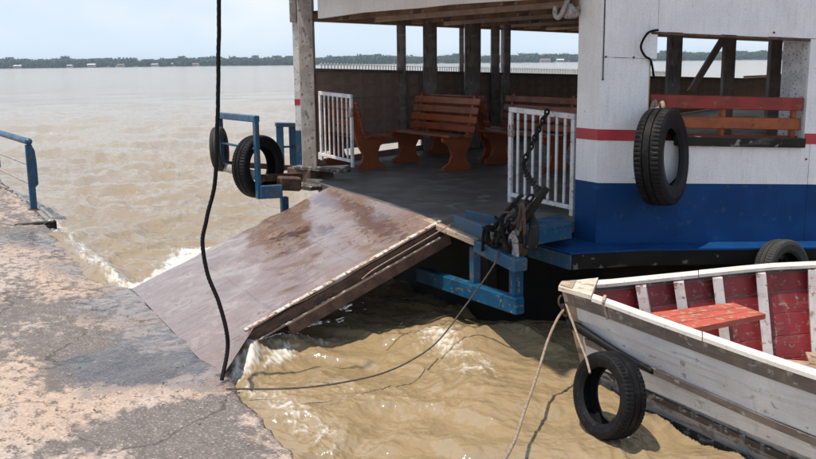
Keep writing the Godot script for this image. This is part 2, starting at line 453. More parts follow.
func make_water() -> void:
	var swell := noise(FastNoiseLite.TYPE_SIMPLEX_SMOOTH, 0.11, 3, 2)
	var chop := noise(FastNoiseLite.TYPE_SIMPLEX_SMOOTH, 0.42, 4, 3)
	var crest := noise(FastNoiseLite.TYPE_SIMPLEX_SMOOTH, 0.9, 5, 3, true)
	var rip := noise(FastNoiseLite.TYPE_SIMPLEX_SMOOTH, 3.4, 6, 3)
	var rip2 := noise(FastNoiseLite.TYPE_SIMPLEX_SMOOTH, 8.0, 16, 3)
	var warp := noise(FastNoiseLite.TYPE_SIMPLEX_SMOOTH, 0.7, 7, 2)
	var lace := noise(FastNoiseLite.TYPE_SIMPLEX_SMOOTH, 4.2, 9, 4, true)
	var blot := noise(FastNoiseLite.TYPE_SIMPLEX_SMOOTH, 1.1, 10, 3)
	var fine := noise(FastNoiseLite.TYPE_SIMPLEX_SMOOTH, 11.0, 14, 4, true)
	# columns: fine within the picture, coarse to the sides
	var cols := []
	var a := -75.0
	while a < 75.0:
		cols.append(deg_to_rad(a))
		a += 0.075 if absf(a) < 27.5 else 1.5
	# rows: distances from the lens
	var rows := []
	var r := 3.6
	while r < 4200.0:
		rows.append(r)
		r += maxf(0.011, r * r * 0.00052) if r < 60.0 else r * 0.05
	var nc := cols.size()
	var nr := rows.size()
	# where the water breaks: [from, to, width, strength]
	var tip_r := flat2(gp(225, 376, QUAY))
	var tip_l := flat2(gp(136, 289, QUAY))
	var breaks := [
		[flat2(gp(222, 372, 0.15)), flat2(gp(285, 356, 0.1)), 0.19, 1.30],
		[flat2(gp(270, 357, 0.05)), flat2(gp(335, 352, 0)), 0.15, 1.0],
		[tip_l + Vector2(0.0, 0.05), flat2(gp(196, 251, 0)), 0.34, 1.6],
		[tip_l, flat2(gp(50, 222, 0)), 0.22, 1.05],
		[flat2(gp(430, 352, 0)), flat2(gp(475, 385, 0)), 0.28, 0.95],
		[flat2(gp(350, 402, 0)), flat2(gp(420, 415, 0)), 0.30, 0.60],
		[flat2(gp(500, 350, 0)), flat2(gp(530, 352, 0)), 0.12, 0.70],
		[flat2(gp(250, 400, 0)), flat2(gp(330, 455, 0)), 0.24, 0.85],
	]
	var lifts := [
		[flat2(gp(245, 362, 0.1)), 0.24, 0.15], [flat2(gp(285, 358, 0)), 0.22, 0.09], [flat2(gp(452, 352, 0)), 0.40, 0.10], [flat2(gp(520, 352, 0)), 0.30, 0.06],
		[flat2(gp(375, 372, 0)), 0.45, -0.05], [flat2(gp(480, 400, 0)), 0.35, 0.06], [flat2(gp(420, 420, 0)), 0.4, -0.04], [tip_l + Vector2(0.25, 0.2), 0.3, 0.09], [flat2(gp(610, 440, 0)), 0.45, -0.06],
	]
	var pts := PackedVector3Array()
	var nor := PackedVector3Array()
	var col := PackedColorArray()
	pts.resize(nc * nr)
	nor.resize(nc * nr)
	col.resize(nc * nr)
	var mud := Color(0.295, 0.216, 0.120)
	var mud2 := Color(0.265, 0.203, 0.128)
	var mid := Vector2(0.4, 6.6)
	for i in nr:
		var rr: float = rows[i]
		var step: float = (rows[mini(i + 1, nr - 1)] - rows[maxi(i - 1, 0)]) * 0.5
		var k_rip := clampf(1.7 - step / 0.12, 0.0, 1.0)
		var k_crest := clampf(1.7 - step / 0.45, 0.0, 1.0)
		var k_chop := clampf(1.7 - step / 1.3, 0.0, 1.0)
		var k_swell := clampf(1.6 - step / 3.0, 0.0, 1.0)
		for j in nc:
			var an: float = cols[j]
			var x := rr * sin(an)
			var f := rr * cos(an)
			var p := Vector2(x, f)
			var near := exp(-p.distance_squared_to(mid) / 6.0)
			var wx := warp.get_noise_2d(x, f) * 0.5
			var wf := warp.get_noise_2d(x + 40.0, f) * 0.5
			var hgt := 0.0
			if k_swell > 0.0:
				hgt += swell.get_noise_2d(x * 0.55, f) * 0.15 * k_swell
			if k_chop > 0.0:
				hgt += chop.get_noise_2d(x * 0.6 + wx, f + wf) * 0.15 * k_chop * (1.0 - 0.5 * near)
			var cr := 0.0
			if k_crest > 0.0:
				cr = crest.get_noise_2d(x * 0.62 + wx, f + wf)
				hgt += cr * (0.085 - 0.045 * near) * k_crest
			if k_rip > 0.0:
				hgt += rip.get_noise_2d(x * 0.8, f) * (0.021 - 0.004 * near) * k_rip
			if rr < 13.0:
				hgt += rip2.get_noise_2d(x * 0.85 + wx * 0.3, f) * 0.0042
			var foam := 0.0
			if rr < 20.0:
				for l in lifts:
					var d2: float = p.distance_squared_to(l[0])
					if d2 < 1.5:
						hgt += l[2] * exp(-d2 / (l[1] * l[1]))
				var lc := lace.get_noise_2d(x * 0.8 + wx * 0.6, f + wf * 0.6) * 0.5 + 0.5
				var bl := blot.get_noise_2d(x + wx, f) * 0.5 + 0.5
				for b in breaks:
					var d: float = seg_dist(p, b[0], b[1])
					if d < b[2] * 2.6:
						var g: float = exp(-d * d / (b[2] * b[2])) * b[3]
						var fl := fine.get_noise_2d(x, f) * 0.5 + 0.5
						foam = maxf(foam, smoothstep(0.98, 1.30, g * 0.46 + lc * 0.42 + bl * 0.20 + fl * 0.42) * 0.92)
						hgt += g * (fl - 0.5) * 0.014
						hgt += g * (0.028 * lc)
				foam = maxf(foam, smoothstep(0.93, 1.03, lc) * smoothstep(0.42, 0.7, bl) * 0.55 * near)
				# the wash along the quay
				var u := (p - e0).dot(ein)
				var v := (p - e0).dot(ed)
				if v > 4.3 and v < 9.5:
					var lap := smoothstep(4.3, 5.0, v) * (1.0 - smoothstep(8.0, 9.5, v))
					hgt += lap * 0.17 * exp(-pow((u + 0.05) / 0.26, 2.0))
			elif k_crest > 0.0:
				foam = smoothstep(0.62, 0.8, cr) * smoothstep(0.25, 0.5, blot.get_noise_2d(x * 0.05, f * 0.12)) * 0.6
			if rr < 16.0:      # the boat's hull keeps the river out
				var rel := Vector3(x, 0, -f) - bow
				var bs := rel.dot(b_ax)
				if bs > 0.35 and bs < 8.0 and absf(rel.dot(b_pr)) < half_at(bs) - 0.22:
					hgt = minf(hgt, -0.15)
			pts[i * nc + j] = Vector3(x, hgt, -f)
			var tn := chop.get_noise_2d(x * 0.12 + 50.0, f * 0.2) * 0.5 + 0.5
			col[i * nc + j] = mud.lerp(mud2, clampf(tn * 2.0 - 0.5, 0.0, 1.0)).lerp(Color(0.72, 0.69, 0.63), foam)
	for i in nr:
		for j in nc:
			var du := pts[i * nc + mini(j + 1, nc - 1)] - pts[i * nc + maxi(j - 1, 0)]
			var dv := pts[mini(i + 1, nr - 1) * nc + j] - pts[maxi(i - 1, 0) * nc + j]
			nor[i * nc + j] = du.cross(dv).normalized()
	wet_cols = cols
	wet_rows = rows
	wet_pts = pts
	var idx := PackedInt32Array()
	idx.resize((nc - 1) * (nr - 1) * 6)
	var k := 0
	for i in nr - 1:
		for j in nc - 1:
			var q := i * nc + j
			for o in [q, q + nc, q + 1, q + 1, q + nc, q + nc + 1]:
				idx[k] = o
				k += 1
	var arr := []
	arr.resize(Mesh.ARRAY_MAX)
	arr[Mesh.ARRAY_VERTEX] = pts
	arr[Mesh.ARRAY_NORMAL] = nor
	arr[Mesh.ARRAY_COLOR] = col
	arr[Mesh.ARRAY_INDEX] = idx
	var mesh := ArrayMesh.new()
	mesh.add_surface_from_arrays(Mesh.PRIMITIVE_TRIANGLES, arr)
	var m := StandardMaterial3D.new()
	m.vertex_color_use_as_albedo = true
	m.roughness = 0.09
	m.metallic_specular = 1.0
	m.uv1_triplanar = true
	m.uv1_world_triplanar = true
	m.uv1_scale = Vector3(0.36, 0.36, 0.5)
	m.heightmap_enabled = true
	var hi := noise(FastNoiseLite.TYPE_SIMPLEX_SMOOTH, 9.0 / 512.0, 12, 5).get_seamless_image(512, 512)
	hi.convert(Image.FORMAT_L8)
	m.heightmap_texture = ImageTexture.create_from_image(hi)
	m.heightmap_scale = 3.0
	var o := put("river_water", mesh, m, self)
	o.set_meta("kind", "structure")
	print("water ", nc, " x ", nr)


# ------------------------------------------------------------------ far shore
func make_shore() -> void:
	var n1 := noise(FastNoiseLite.TYPE_SIMPLEX_SMOOTH, 0.0035, 21, 3)
	var rows := []
	for k in 7:
		var row := []
		for i in 121:
			var x := -1800.0 + i * 30.0
			var f := 1480.0 + k * 45.0 + n1.get_noise_2d(x, 10.0) * 18.0
			var hgt: float = [-0.5, 1.6, 4.0, 6.5, 8.5, 10.0, 11.0][k] + n1.get_noise_2d(x * 0.8, k * 30.0) * k * 0.9
			row.append(P(x, hgt, f))
		rows.append(row)
	var sand := surface({"seed": 161, "size": 256, "a": L(.34, .28, .20), "b": L(.10, .12, .05), "flake": L(.06, .08, .03), "flaked": .42, "rough": .9, "world": true, "scale": .012})
	put("far_bank", sheet(rows, Vector3.UP), sand, self).set_meta("kind", "structure")
	# the wood on the bank: crowns made of leaf clumps
	var st := begin()
	rng.seed = 77
	for c in 46:
		var d := Vector3(rng.randfn(), rng.randfn() * 0.8, rng.randfn()).normalized() * rng.randf_range(0.45, 1.0)
		for t in 3:
			var u := Vector3(rng.randfn(), rng.randfn(), rng.randfn()).normalized() * 0.34
			var w := Vector3(rng.randfn(), rng.randfn(), rng.randfn()).normalized() * 0.34
			tri(st, d + u, d + w, d - (u + w) * 0.6, Vector3.UP)
	var crown := done(st)
	var mm := MultiMesh.new()
	mm.transform_format = MultiMesh.TRANSFORM_3D
	mm.use_colors = true
	mm.mesh = crown
	var spots := []
	for i in 5200:
		var x := rng.randf_range(-1250, 1250)
		var back := rng.randf()
		var f := 1500.0 + back * back * 230.0 + n1.get_noise_2d(x, 10.0) * 18.0
		var tall := 6.6 + n1.get_noise_2d(x * 2.2, 300.0) * 4.0 + rng.randf_range(-2.4, 2.4)
		if rng.randf() < 0.06:
			tall += rng.randf_range(1.5, 4.5)
		spots.append([P(x, 1.0 + back * 7.0 + tall * 0.42, f), tall])
	mm.instance_count = spots.size()
	for i in spots.size():
		var s: float = spots[i][1]
		var b := Basis.from_euler(Vector3(0, rng.randf() * TAU, 0)).scaled(Vector3(s * 0.75, s * 0.62, s * 0.75))
		mm.set_instance_transform(i, Transform3D(b, spots[i][0]))
		var g := rng.randf_range(0.7, 1.25)
		mm.set_instance_color(i, Color(0.040 * g, 0.075 * g, 0.030 * g))
	var mmi := MultiMeshInstance3D.new()
	mmi.name = "far_woods"
	mmi.multimesh = mm
	var leaf := StandardMaterial3D.new()
	leaf.vertex_color_use_as_albedo = true
	leaf.roughness = 0.8
	mmi.material_override = leaf
	add_child(mmi)
	tag(mmi, "long dark green belt of trees on the far river bank", "trees")
	mmi.set_meta("kind", "stuff")
	# low pale buildings at the water's edge
	var wall := StandardMaterial3D.new()
	wall.albedo_color = Color(0.68, 0.66, 0.64)
	var roofs := [Color(0.74, 0.74, 0.75), Color(0.50, 0.38, 0.35), Color(0.58, 0.60, 0.63)]
	var list := [[18, 20, 5.5, 0, "white shed"], [29, 14, 4.5, 2, "small grey roofed shed"], [44, 20, 5.5, 0, "long white shed"], [70, 13, 4.5, 2, "small pale hut"], [92, 21, 6.5, 0, "white warehouse"], [121, 17, 5.0, 1, "low red roofed house"], [155, 16, 5.0, 2, "grey roofed house"], [169, 22, 6.0, 0, "wide white hall"], [196, 15, 5.0, 1, "red roofed cottage"], [545, 26, 6.0, 1, "pinkish roofed building"], [560, 18, 5.0, 0, "pale low building"]]
	for b in list:
		var f := 1470.0 + 9.0 * (int(b[0]) % 5)
		var c := dp(b[0], 66, f)
		c.y = 0.6
		var t := thing("shore_building", c, "%s among the trees on the far bank" % b[4], "building", "buildings on the far bank")
		var w: float = b[1] * 0.6
		var hh: float = b[2] * 0.6
		put("wall", box_mesh(Vector3(w, hh, 9.0), 0.02), wall, t, Transform3D(Basis.IDENTITY, c + Vector3(0, hh / 2, 0)))
		var rm := StandardMaterial3D.new()
		rm.albedo_color = roofs[b[3]]
		var rb := c + Vector3(0, hh, 0)
		put("roof", prism([rb + Vector3(-w / 2 - .5, 0, 5.2), rb + Vector3(-w / 2 - .5, 0, -5.2), rb + Vector3(-w / 2 - .5, 1.8, 0)], Vector3(w + 1.0, 0, 0)), rm, t)
		for s in [-0.28, 0.0, 0.28]:
			var dm := StandardMaterial3D.new()
			dm.albedo_color = Color(0.16, 0.16, 0.18)
			put("window", box_mesh(Vector3(1.8, 1.6, 0.3), 0.01), dm, t, Transform3D(Basis.IDENTITY, c + Vector3(s * w, hh * 0.55, 4.5)))


# ------------------------------------------------------------------ quay
func make_quay() -> void:
	# u: metres inland from the edge, v: metres along it. The sheet's picture covers u -0.2 .. 4.2, v -1.4 .. 14.6
	var tw := 1024
	var th := 2048
	var su := 4.4
	var sv := 16.0
	var n_mid := noise(FastNoiseLite.TYPE_SIMPLEX_SMOOTH, 1.5, 31, 5)
	var n_gr := noise(FastNoiseLite.TYPE_SIMPLEX_SMOOTH, 26.0, 33, 2)
	var n_crack := noise(FastNoiseLite.TYPE_SIMPLEX_SMOOTH, 0.55, 38, 3)
	var n_fine := noise(FastNoiseLite.TYPE_SIMPLEX_SMOOTH, 6.5, 37, 4)
	var n_low := noise(FastNoiseLite.TYPE_SIMPLEX_SMOOTH, 0.8, 34, 2)
	# bare pale concrete (+) and grey topping (-), read off the photograph
	var blobs := [
		[30, 410, .34, 1.3], [10, 380, .30, 1.2], [55, 440, .30, 1.0], [15, 365, .30, .9], [100, 395, .28, .8], [150, 393, .26, 1.1], [195, 385, .26, 1.2], [222, 384, .22, 1.0], [75, 400, .2, .5],
		[245, 420, .16, 1.1], [270, 440, .16, 1.1], [292, 457, .18, 1.0], [120, 452, .16, .9], [60, 330, .3, .2], [90, 300, .5, .7], [50, 270, .6, .7], [20, 250, .6, .6], [110, 280, .4, .7], [130, 322, .3, .7], [148, 352, .18, .9], [135, 335, .2, .6], [15, 355, .2, .6],
		[60, 370, .34, -1.1], [35, 345, .36, -1.0], [90, 345, .34, -.9], [20, 310, .5, -.8], [110, 370, .30, -1.2], [150, 368, .28, -1.3], [185, 368, .25, -1.2], [205, 430, .34, -1.3], [150, 430, .30, -1.3], [240, 450, .22, -.9], [100, 435, .24, -1.2], [50, 450, .1, -1.2], [180, 452, .2, -1.0], [215, 405, .18, -1.0], [160, 415, .2, -.9], [120, 345, .25, -.5], [60, 310, .3, -.7], [90, 325, .3, -.5], [20, 225, .6, -.3],
	]
	var bl := []
	for b in blobs:
		var g := flat2(gp(b[0], b[1], QUAY)) - e0
		bl.append([Vector2(g.dot(ein), g.dot(ed)), float(b[2]), float(b[3])])
	# wet where the ramp's foot floods it
	var wets := []
	for b in [[150, 365, .36], [185, 368, .34], [120, 375, .32], [205, 372, .3], [160, 340, .3], [110, 300, .4], [75, 262, .4], [140, 310, .4], [90, 360, .3], [50, 240, .5], [30, 232, .5], [215, 385, .2], [130, 285, .3], [100, 268, .3], [145, 330, .3], [175, 350, .25]]:
		var g := flat2(gp(b[0], b[1], QUAY)) - e0
		wets.append([Vector2(g.dot(ein), g.dot(ed)), float(b[2])])
	# the blob fields on a coarse grid first
	var gu := 89
	var gv := 321
	var coarse := PackedFloat32Array()
	var wet := PackedFloat32Array()
	coarse.resize(gu * gv)
	wet.resize(gu * gv)
	for y in gv:
		for x in gu:
			var q := Vector2(-0.2 + su * x / (gu - 1), -1.4 + sv * y / (gv - 1))
			var s := -0.06
			for b in bl:
				var d2: float = q.distance_squared_to(b[0])
				if d2 < 4.0 * b[1] * b[1]:
					s += b[2] * exp(-d2 / (b[1] * b[1]))
			coarse[y * gu + x] = clampf(s, -1.2, 1.2)
			var ws := 0.0
			for b in wets:
				var d2: float = q.distance_squared_to(b[0])
				if d2 < 4.0 * b[1] * b[1]:
					ws += exp(-d2 / (b[1] * b[1]))
			wet[y * gu + x] = ws
	var data := PackedByteArray()
	var rough := PackedByteArray()
	var bump := PackedByteArray()
	data.resize(tw * th * 3)
	rough.resize(tw * th)
	bump.resize(tw * th)
	var sr := PackedByteArray()
	sr.resize(1024)
	for i in 1024:
		sr[i] = int(255.0 * Color(i / 1023.0, 0, 0).linear_to_srgb().r)
	var grain_im := noise(FastNoiseLite.TYPE_SIMPLEX_SMOOTH, 0.16, 35, 3).get_seamless_image(512, 512)
	grain_im.convert(Image.FORMAT_L8)
	var grain := grain_im.get_data()
	var spot_im := noise(FastNoiseLite.TYPE_CELLULAR, 0.06, 36, 2).get_seamless_image(512, 512)
	spot_im.convert(Image.FORMAT_L8)
	var spot := spot_im.get_data()
	for y in th:
		var v := -1.4 + sv * y / th
		var fy := float(y) / th * (gv - 1)
		var iy := int(fy)
		fy -= iy
		var g_row := (y * 2 % 512) * 512
		for x in tw:
			var u := -0.2 + su * x / tw
			var fx := float(x) / tw * (gu - 1)
			var ix := int(fx)
			fx -= ix
			var a := iy * gu + ix
			var base := lerpf(lerpf(coarse[a], coarse[a + 1], fx), lerpf(coarse[a + gu], coarse[a + gu + 1], fx), fy)
			var w := lerpf(lerpf(wet[a], wet[a + 1], fx), lerpf(wet[a + gu], wet[a + gu + 1], fx), fy)
			var gi := g_row + x % 512
			var gr := (grain[gi] - 128.0) / 128.0
			var sp := (spot[gi] - 128.0) / 128.0
			var nm := n_mid.get_noise_2d(u * 1.6, v)
			var nf := n_fine.get_noise_2d(u * 1.4, v)
			var pale := smoothstep(-0.30, 0.36, base * 0.56 + nm * 0.60 + nf * 0.55 + gr * 0.14)
			var lo := nm * 0.5 + gr * 0.5
			# pale: pinkish to sandy concrete; grey: stony topping
			var warm := clampf(0.5 + n_low.get_noise_2d(u * 0.9 + 9.0, v * 0.9) * 1.6 + nf * 0.5, 0.0, 1.0)
			var cr := lerpf(0.142, lerpf(0.37, 0.38, warm), pale)
			var cg := lerpf(0.122, lerpf(0.302, 0.288, warm), pale)
			var cb := lerpf(0.113, lerpf(0.262, 0.224, warm), pale)
			var m := 1.0 + gr * 0.20 + sp * 0.12 + lo * 0.14 + nf * 0.22
			if pale > 0.35 and gr * 0.7 + nf < -0.40:      # brown cracks and pits
				m *= 0.50
			var ck := absf(n_crack.get_noise_2d(u + nf * 0.05, v * 0.8))
			if ck < 0.016:
				m *= 0.55
			if gr > 0.58:
				m *= 1.25
			if pale < 0.5 and gr > 0.46:                  # pale stones in the grey
				m *= 1.75
			var wt := smoothstep(0.30, 0.95, w + nm * 0.7 + nf * 0.7)
			m *= 1.0 - 0.45 * wt
			var i := y * tw + x
			data[i * 3] = sr[clampi(int(cr * m * 1023.0), 0, 1023)]
			data[i * 3 + 1] = sr[clampi(int(cg * m * 1023.0), 0, 1023)]
			data[i * 3 + 2] = sr[clampi(int(cb * m * (1.0 + 0.03 * wt) * 1023.0), 0, 1023)]
			rough[i] = int(255.0 * clampf(lerpf(0.86, 0.16, wt * 0.9) + gr * 0.1, 0.08, 1.0))
			bump[i] = clampi(int(128.0 - pale * 46.0 + gr * 46.0 * (1.0 - wt * 0.6) + sp * 14.0), 0, 255)
	# the sheet
	var us := []
	var q := 0.0
	while q < 40.0:
		us.append(q)
		q += 0.03 if q < 4.2 else (0.5 if q < 8.0 else 4.0)
	var vs := []
	q = -14.0
	while q < 70.0:
		vs.append(q)
		q += 0.04 if q > -1.4 and q < 9.0 else (0.08 if q >= 9.0 and q < 14.0 else (0.6 if q < 20.0 else 5.0))
	var pts := PackedVector3Array()
	var uv := PackedVector2Array()
	var nu := us.size()
	var nv := vs.size()
	for j in nv:
		var v: float = vs[j]
		var ragged := n_mid.get_noise_2d(v * 1.3, 90.0) * 0.05 + n_fine.get_noise_2d(v, 3.0) * 0.035
		for i in nu + 2:
			var u: float = us[maxi(i - 2, 0)]
			var at := u + (ragged - 0.13 * smoothstep(0.9, 1.6, v) * (1.0 - smoothstep(4.4, 5.0, v))) * exp(-u / 0.12)
			var h := QUAY
			if u < 4.2 and v > -1.4 and v < 14.4:
				var px := clampi(int((u + 0.2) / su * tw), 0, tw - 1)
				var py := clampi(int((v + 1.4) / sv * th), 0, th - 1)
				h += (bump[py * tw + px] - 100.0) / 255.0 * -0.0 + (n_low.get_noise_2d(u, v)) * 0.018 + n_mid.get_noise_2d(u * 1.6, v) * 0.012 + n_gr.get_noise_2d(u, v) * 0.003
				var low := smoothstep(4.7, 5.4, v) * (1.0 - smoothstep(8.5, 10.0, v))
				h -= low * 0.10 * exp(-u / 0.45)
			if i < 2:
				at += 0.03 * (2 - i)
				h -= 0.06 if i == 1 else 2.2
			elif u < 0.02:
				h -= 0.012
			var p := e0 + ein * at + ed * v
			pts.append(P(p.x, h, p.y))
			uv.append(Vector2((u + 0.2) / su, (v + 1.4) / sv))
	var st := begin(true)
	nu += 2
	for k in pts.size():
		st.set_uv(uv[k])
		st.add_vertex(pts[k])
	for j in nv - 1:
		for i in nu - 1:
			var k := j * nu + i
			for o in [k, k + 1, k + nu, k + 1, k + nu + 1, k + nu]:
				st.add_index(o)
	var m := StandardMaterial3D.new()
	m.albedo_texture = ImageTexture.create_from_image(Image.create_from_data(tw, th, false, Image.FORMAT_RGB8, data))
	m.roughness = 1.0
	m.roughness_texture = ImageTexture.create_from_image(Image.create_from_data(tw, th, false, Image.FORMAT_L8, rough))
	m.heightmap_enabled = true
	m.heightmap_texture = ImageTexture.create_from_image(Image.create_from_data(tw, th, false, Image.FORMAT_L8, bump))
	m.heightmap_scale = 1.6
	put("quay", done(st), m, self).set_meta("kind", "structure")
	# loose chips of stone lying about
	var pb := begin()
	rng.seed = 5
	var cp := []
	for k in 7:
		cp.append(Vector3(rng.randf_range(-1, 1), rng.randf_range(0.0, 0.9), rng.randf_range(-1, 1)))
	for k in 5:
		tri(pb, cp[k], cp[k + 1], cp[k + 2], Vector3.UP)
		tri(pb, cp[k], cp[(k + 3) % 7], cp[(k + 5) % 7], Vector3.UP)
	var mm := MultiMesh.new()
	mm.transform_format = MultiMesh.TRANSFORM_3D
	mm.use_colors = true
	mm.mesh = done(pb)
	mm.instance_count = 1500
	for k in 1500:
		var pu := 0.08 + rng.randf() * 3.4
		var pv := -0.9 + pow(rng.randf(), 1.4) * 10.0
		var h := QUAY + n_low.get_noise_2d(pu, pv) * 0.018 + n_mid.get_noise_2d(pu * 1.6, pv) * 0.012
		var q2 := e0 + ein * pu + ed * pv
		var sz := 0.003 + pow(rng.randf(), 3.0) * 0.012
		mm.set_instance_transform(k, Transform3D(Basis.from_euler(Vector3(0, rng.randf() * TAU, 0)).scaled(Vector3(sz, sz * 0.7, sz)), P(q2.x, h, q2.y)))
		var tn := rng.randf_range(0.12, 0.5)
		mm.set_instance_color(k, Color(tn, tn * 0.88, tn * 0.78))
	var mi := MultiMeshInstance3D.new()
	mi.name = "stone_chips"
	mi.multimesh = mm
	var sm := StandardMaterial3D.new()
	sm.vertex_color_use_as_albedo = true
	sm.roughness = 0.9
	mi.material_override = sm
	add_child(mi)
	tag(mi, "small loose stone chips scattered over the worn concrete quay", "gravel")
	mi.set_meta("kind", "stuff")
	print("quay ", nu, " x ", nv)


func make_railing() -> void:
	var a := gp(34, 210, QUAY)
	var b := gp(-3, 189, QUAY)
	var t := thing("pier_railing", a, "blue pipe railing at the edge of the concrete quay", "railing")
	var d := (b - a).normalized()
	var up := Vector3.UP
	for k in 5:
		var q := a + d * k * (b - a).length()
		var post := node("post", t, q)
		bar("upright", q + up * 0.01, q + up * 1.02, 0.10, 0.055, M.blue_bright, post, d, 0.008)
		var side := d.cross(up)
		put("gusset", prism([q + up * 0.35 + side * 0.05, q + up * 1.0 + side * 0.05, q + up * 0.93 + side * 0.085, q + up * 0.75 + side * 0.10, q + up * 0.4 + side * 0.10], d * 0.012), M.blue_bright, post)
		put("base_plate", box_mesh(Vector3(0.18, 0.016, 0.14), 0.003), M.rust, post, Transform3D(Basis(d, up, d.cross(up)), q + up * 0.008))
	var e := a + d * 4.2 * (b - a).length()
	put("top_rail", tube([a + up * 1.07 - d * 0.06, a + up * 1.07, e + up * 1.07], 0.052, 14), M.blue_bright, t)
	put("middle_rail", tube([a + up * 0.70, e + up * 0.70], 0.016, 8), M.steel, t)
	put("lower_rail", tube([a + up * 0.40, e + up * 0.40], 0.016, 8), M.steel, t)
	# the dark beam end that sticks out of the quay below it
	var g := gp(47, 225, 0.13)
	var s := thing("beam_end", g, "black beam end sticking out of the quay edge below the blue railing", "beam")
	var across := P(ein.x, 0, ein.y)
	bar("beam", g + across * 0.5, g - across * 0.10, 0.12, 0.10, M.tar, s, up, 0.006)
	bar("rubber_pad", g - across * 0.101, g - across * 0.125, 0.14, 0.12, M.rubber, s, up, 0.006)


# ------------------------------------------------------------------ tyres and ropes
func tyre_mesh(R: float, w: float, bead: float, lugs: int) -> ArrayMesh:
	# profile: [radius, place across, is tread]
	var prof := [[bead, -.36, 0], [bead * 1.12, -.47, 0], [R * .84, -.53, 0], [R * .93, -.50, 0], [R * .975, -.44, 1], [R * .995, -.30, 1], [R, -.17, 1], [R * .965, -.155, 0], [R * .965, -.125, 0], [R, -.11, 1], [R, .11, 1], [R * .965, .125, 0], [R * .965, .155, 0], [R, .17, 1], [R * .995, .30, 1], [R * .975, .44, 1], [R * .93, .50, 0], [R * .84, .53, 0], [bead * 1.12, .47, 0], [bead, .36, 0], [bead * 1.04, .29, 0], [R * .80, .42, 0], [R * .915, .34, 0], [R * .92, -.34, 0], [R * .80, -.42, 0], [bead * 1.04, -.29, 0]]
	var seg := lugs * 3
	var n := prof.size()
	var st := begin()
	st.set_smooth_group(-1)
	var ring := func(i: int) -> Array:
		var a := TAU * i / seg
		var row := []
		for p in prof:
			var r: float = p[0]
			if p[2] == 1 and i % 3 == 0 and absf(p[1]) > 0.2:
				r -= R * 0.018
			row.append(Vector3(cos(a) * r, sin(a) * r, p[1] * w))
		return row
	for i in seg:
		var r0: Array = ring.call(i)
		var r1: Array = ring.call((i + 1) % seg)
		var c := Vector3(cos(TAU * i / seg), sin(TAU * i / seg), 0) * (bead + R) * 0.5
		for k in n:
			var j := (k + 1) % n
			var o: Vector3 = (r0[k] + r0[j]) * 0.5 - c
			if k >= 19:
				o = -o if k > 19 and k < 25 else o
			quad(st, r0[k], r1[k], r1[j], r0[j], o)
	return done(st)

func tyre(at: Vector3, axis_az: float, axis_tilt: float, R: float, w: float, bead: float, mat: Material, label: String, spin := 0.0) -> Node3D:
	var z := Vector3(sin(axis_az) * cos(axis_tilt), sin(axis_tilt), -cos(axis_az) * cos(axis_tilt))
	var x := Vector3.UP.cross(z).normalized()
	var y := z.cross(x)
	var t := thing("fender_tyre", at, label, "tyre", "old tyres hung out as fenders")
	put("tread_and_sidewall", tyre_mesh(R, w, bead, 64), mat, t, Transform3D(Basis(x, y, z), at) * Transform3D(Basis(Vector3(0, 0, 1), spin), Vector3.ZERO))
	return t

func torus_link(at: Vector3, along: Vector3, side: Vector3, st: SurfaceTool, lon: float, wid: float, r: float) -> void:
	var rings := []
	for i in 12:
		var a := TAU * i / 12
		var c := at + along * cos(a) * lon + side * sin(a) * wid
		var t := (-along * sin(a) * lon + side * cos(a) * wid).normalized()
		var o := (along * cos(a) * wid + side * sin(a) * lon).normalized()
		var b := t.cross(o)
		var row := []
		for k in 6:
			var e := TAU * k / 6
			row.append(c + o * cos(e) * r + b * sin(e) * r)
		rings.append([c, row])
	for i in 12:
		var p: Array = rings[i][1]
		var q: Array = rings[(i + 1) % 12][1]
		for k in 6:
			var j := (k + 1) % 6
			quad(st, p[k], p[j], q[j], q[k], (p[k] + p[j]) * 0.5 - rings[i][0])

func chain_mesh(pts: Array, lon: float, wid: float, r: float) -> ArrayMesh:
	var st := begin()
	var line := smooth_line(pts, 60)
	var gone := 0.0
	var k := 0
	for i in line.size() - 1:
		gone += line[i].distance_to(line[i + 1])
		if gone > lon * 1.5:
			gone = 0.0
			var t: Vector3 = (line[i + 1] - line[i]).normalized()
			var s := t.cross(Vector3(0.3, 0.2, 1)).normalized()
			torus_link(line[i], t, s if k % 2 == 0 else t.cross(s), st, lon, wid, r)
			k += 1
	return done(st)

func _ready() -> void:
	var cp := cos(PITCH)
	var sp := sin(PITCH)
	var rt := Vector3(1, 0, 0)
	var up := Vector3(0, cp, -sp)
	c_fwd = Vector3(0, -sp, -cp)
	c_right = rt * cos(ROLL) - up * sin(ROLL)
	c_up = up * cos(ROLL) + rt * sin(ROLL)
	make_light()
	make_materials()
	print("materials ", Time.get_ticks_msec())
	make_water()
	print(Time.get_ticks_msec())
	make_shore()
	make_quay()
	print(Time.get_ticks_msec())
	make_railing()
	make_ferry()
	make_benches()
	make_boat()
	make_tyres_and_ropes()


# ------------------------------------------------------------------ ferry
var hl: Vector3
var hr: Vector3
var hdir: Vector3
var aft: Vector3
var gate_at: Vector3
var gate_n: Vector3
var fold: Vector3
var wdir: Vector3
var wout: Vector3
var far0: Vector3
var fdir: Vector3
var fout: Vector3

func flat(v: Vector3) -> Vector3:
	return Vector3(v.x, 0, v.z)

func nw(t: float, y0: float, out := 0.0) -> Vector3:      # a point on the ferry's near side; its lines fall a little going aft
	var p := flat(fold) + wdir * t + wout * out
	p.y = y0 - 0.045 * t
	return p

func panel(called: String, t0: float, t1: float, ya: float, yb: float, mat: Material, parent: Node3D, out := 0.0, thick := 0.03) -> MeshInstance3D:
	return put(called, prism([nw(t0, ya, out), nw(t1, ya, out), nw(t1, yb, out), nw(t0, yb, out)], -wout * thick), mat, parent)

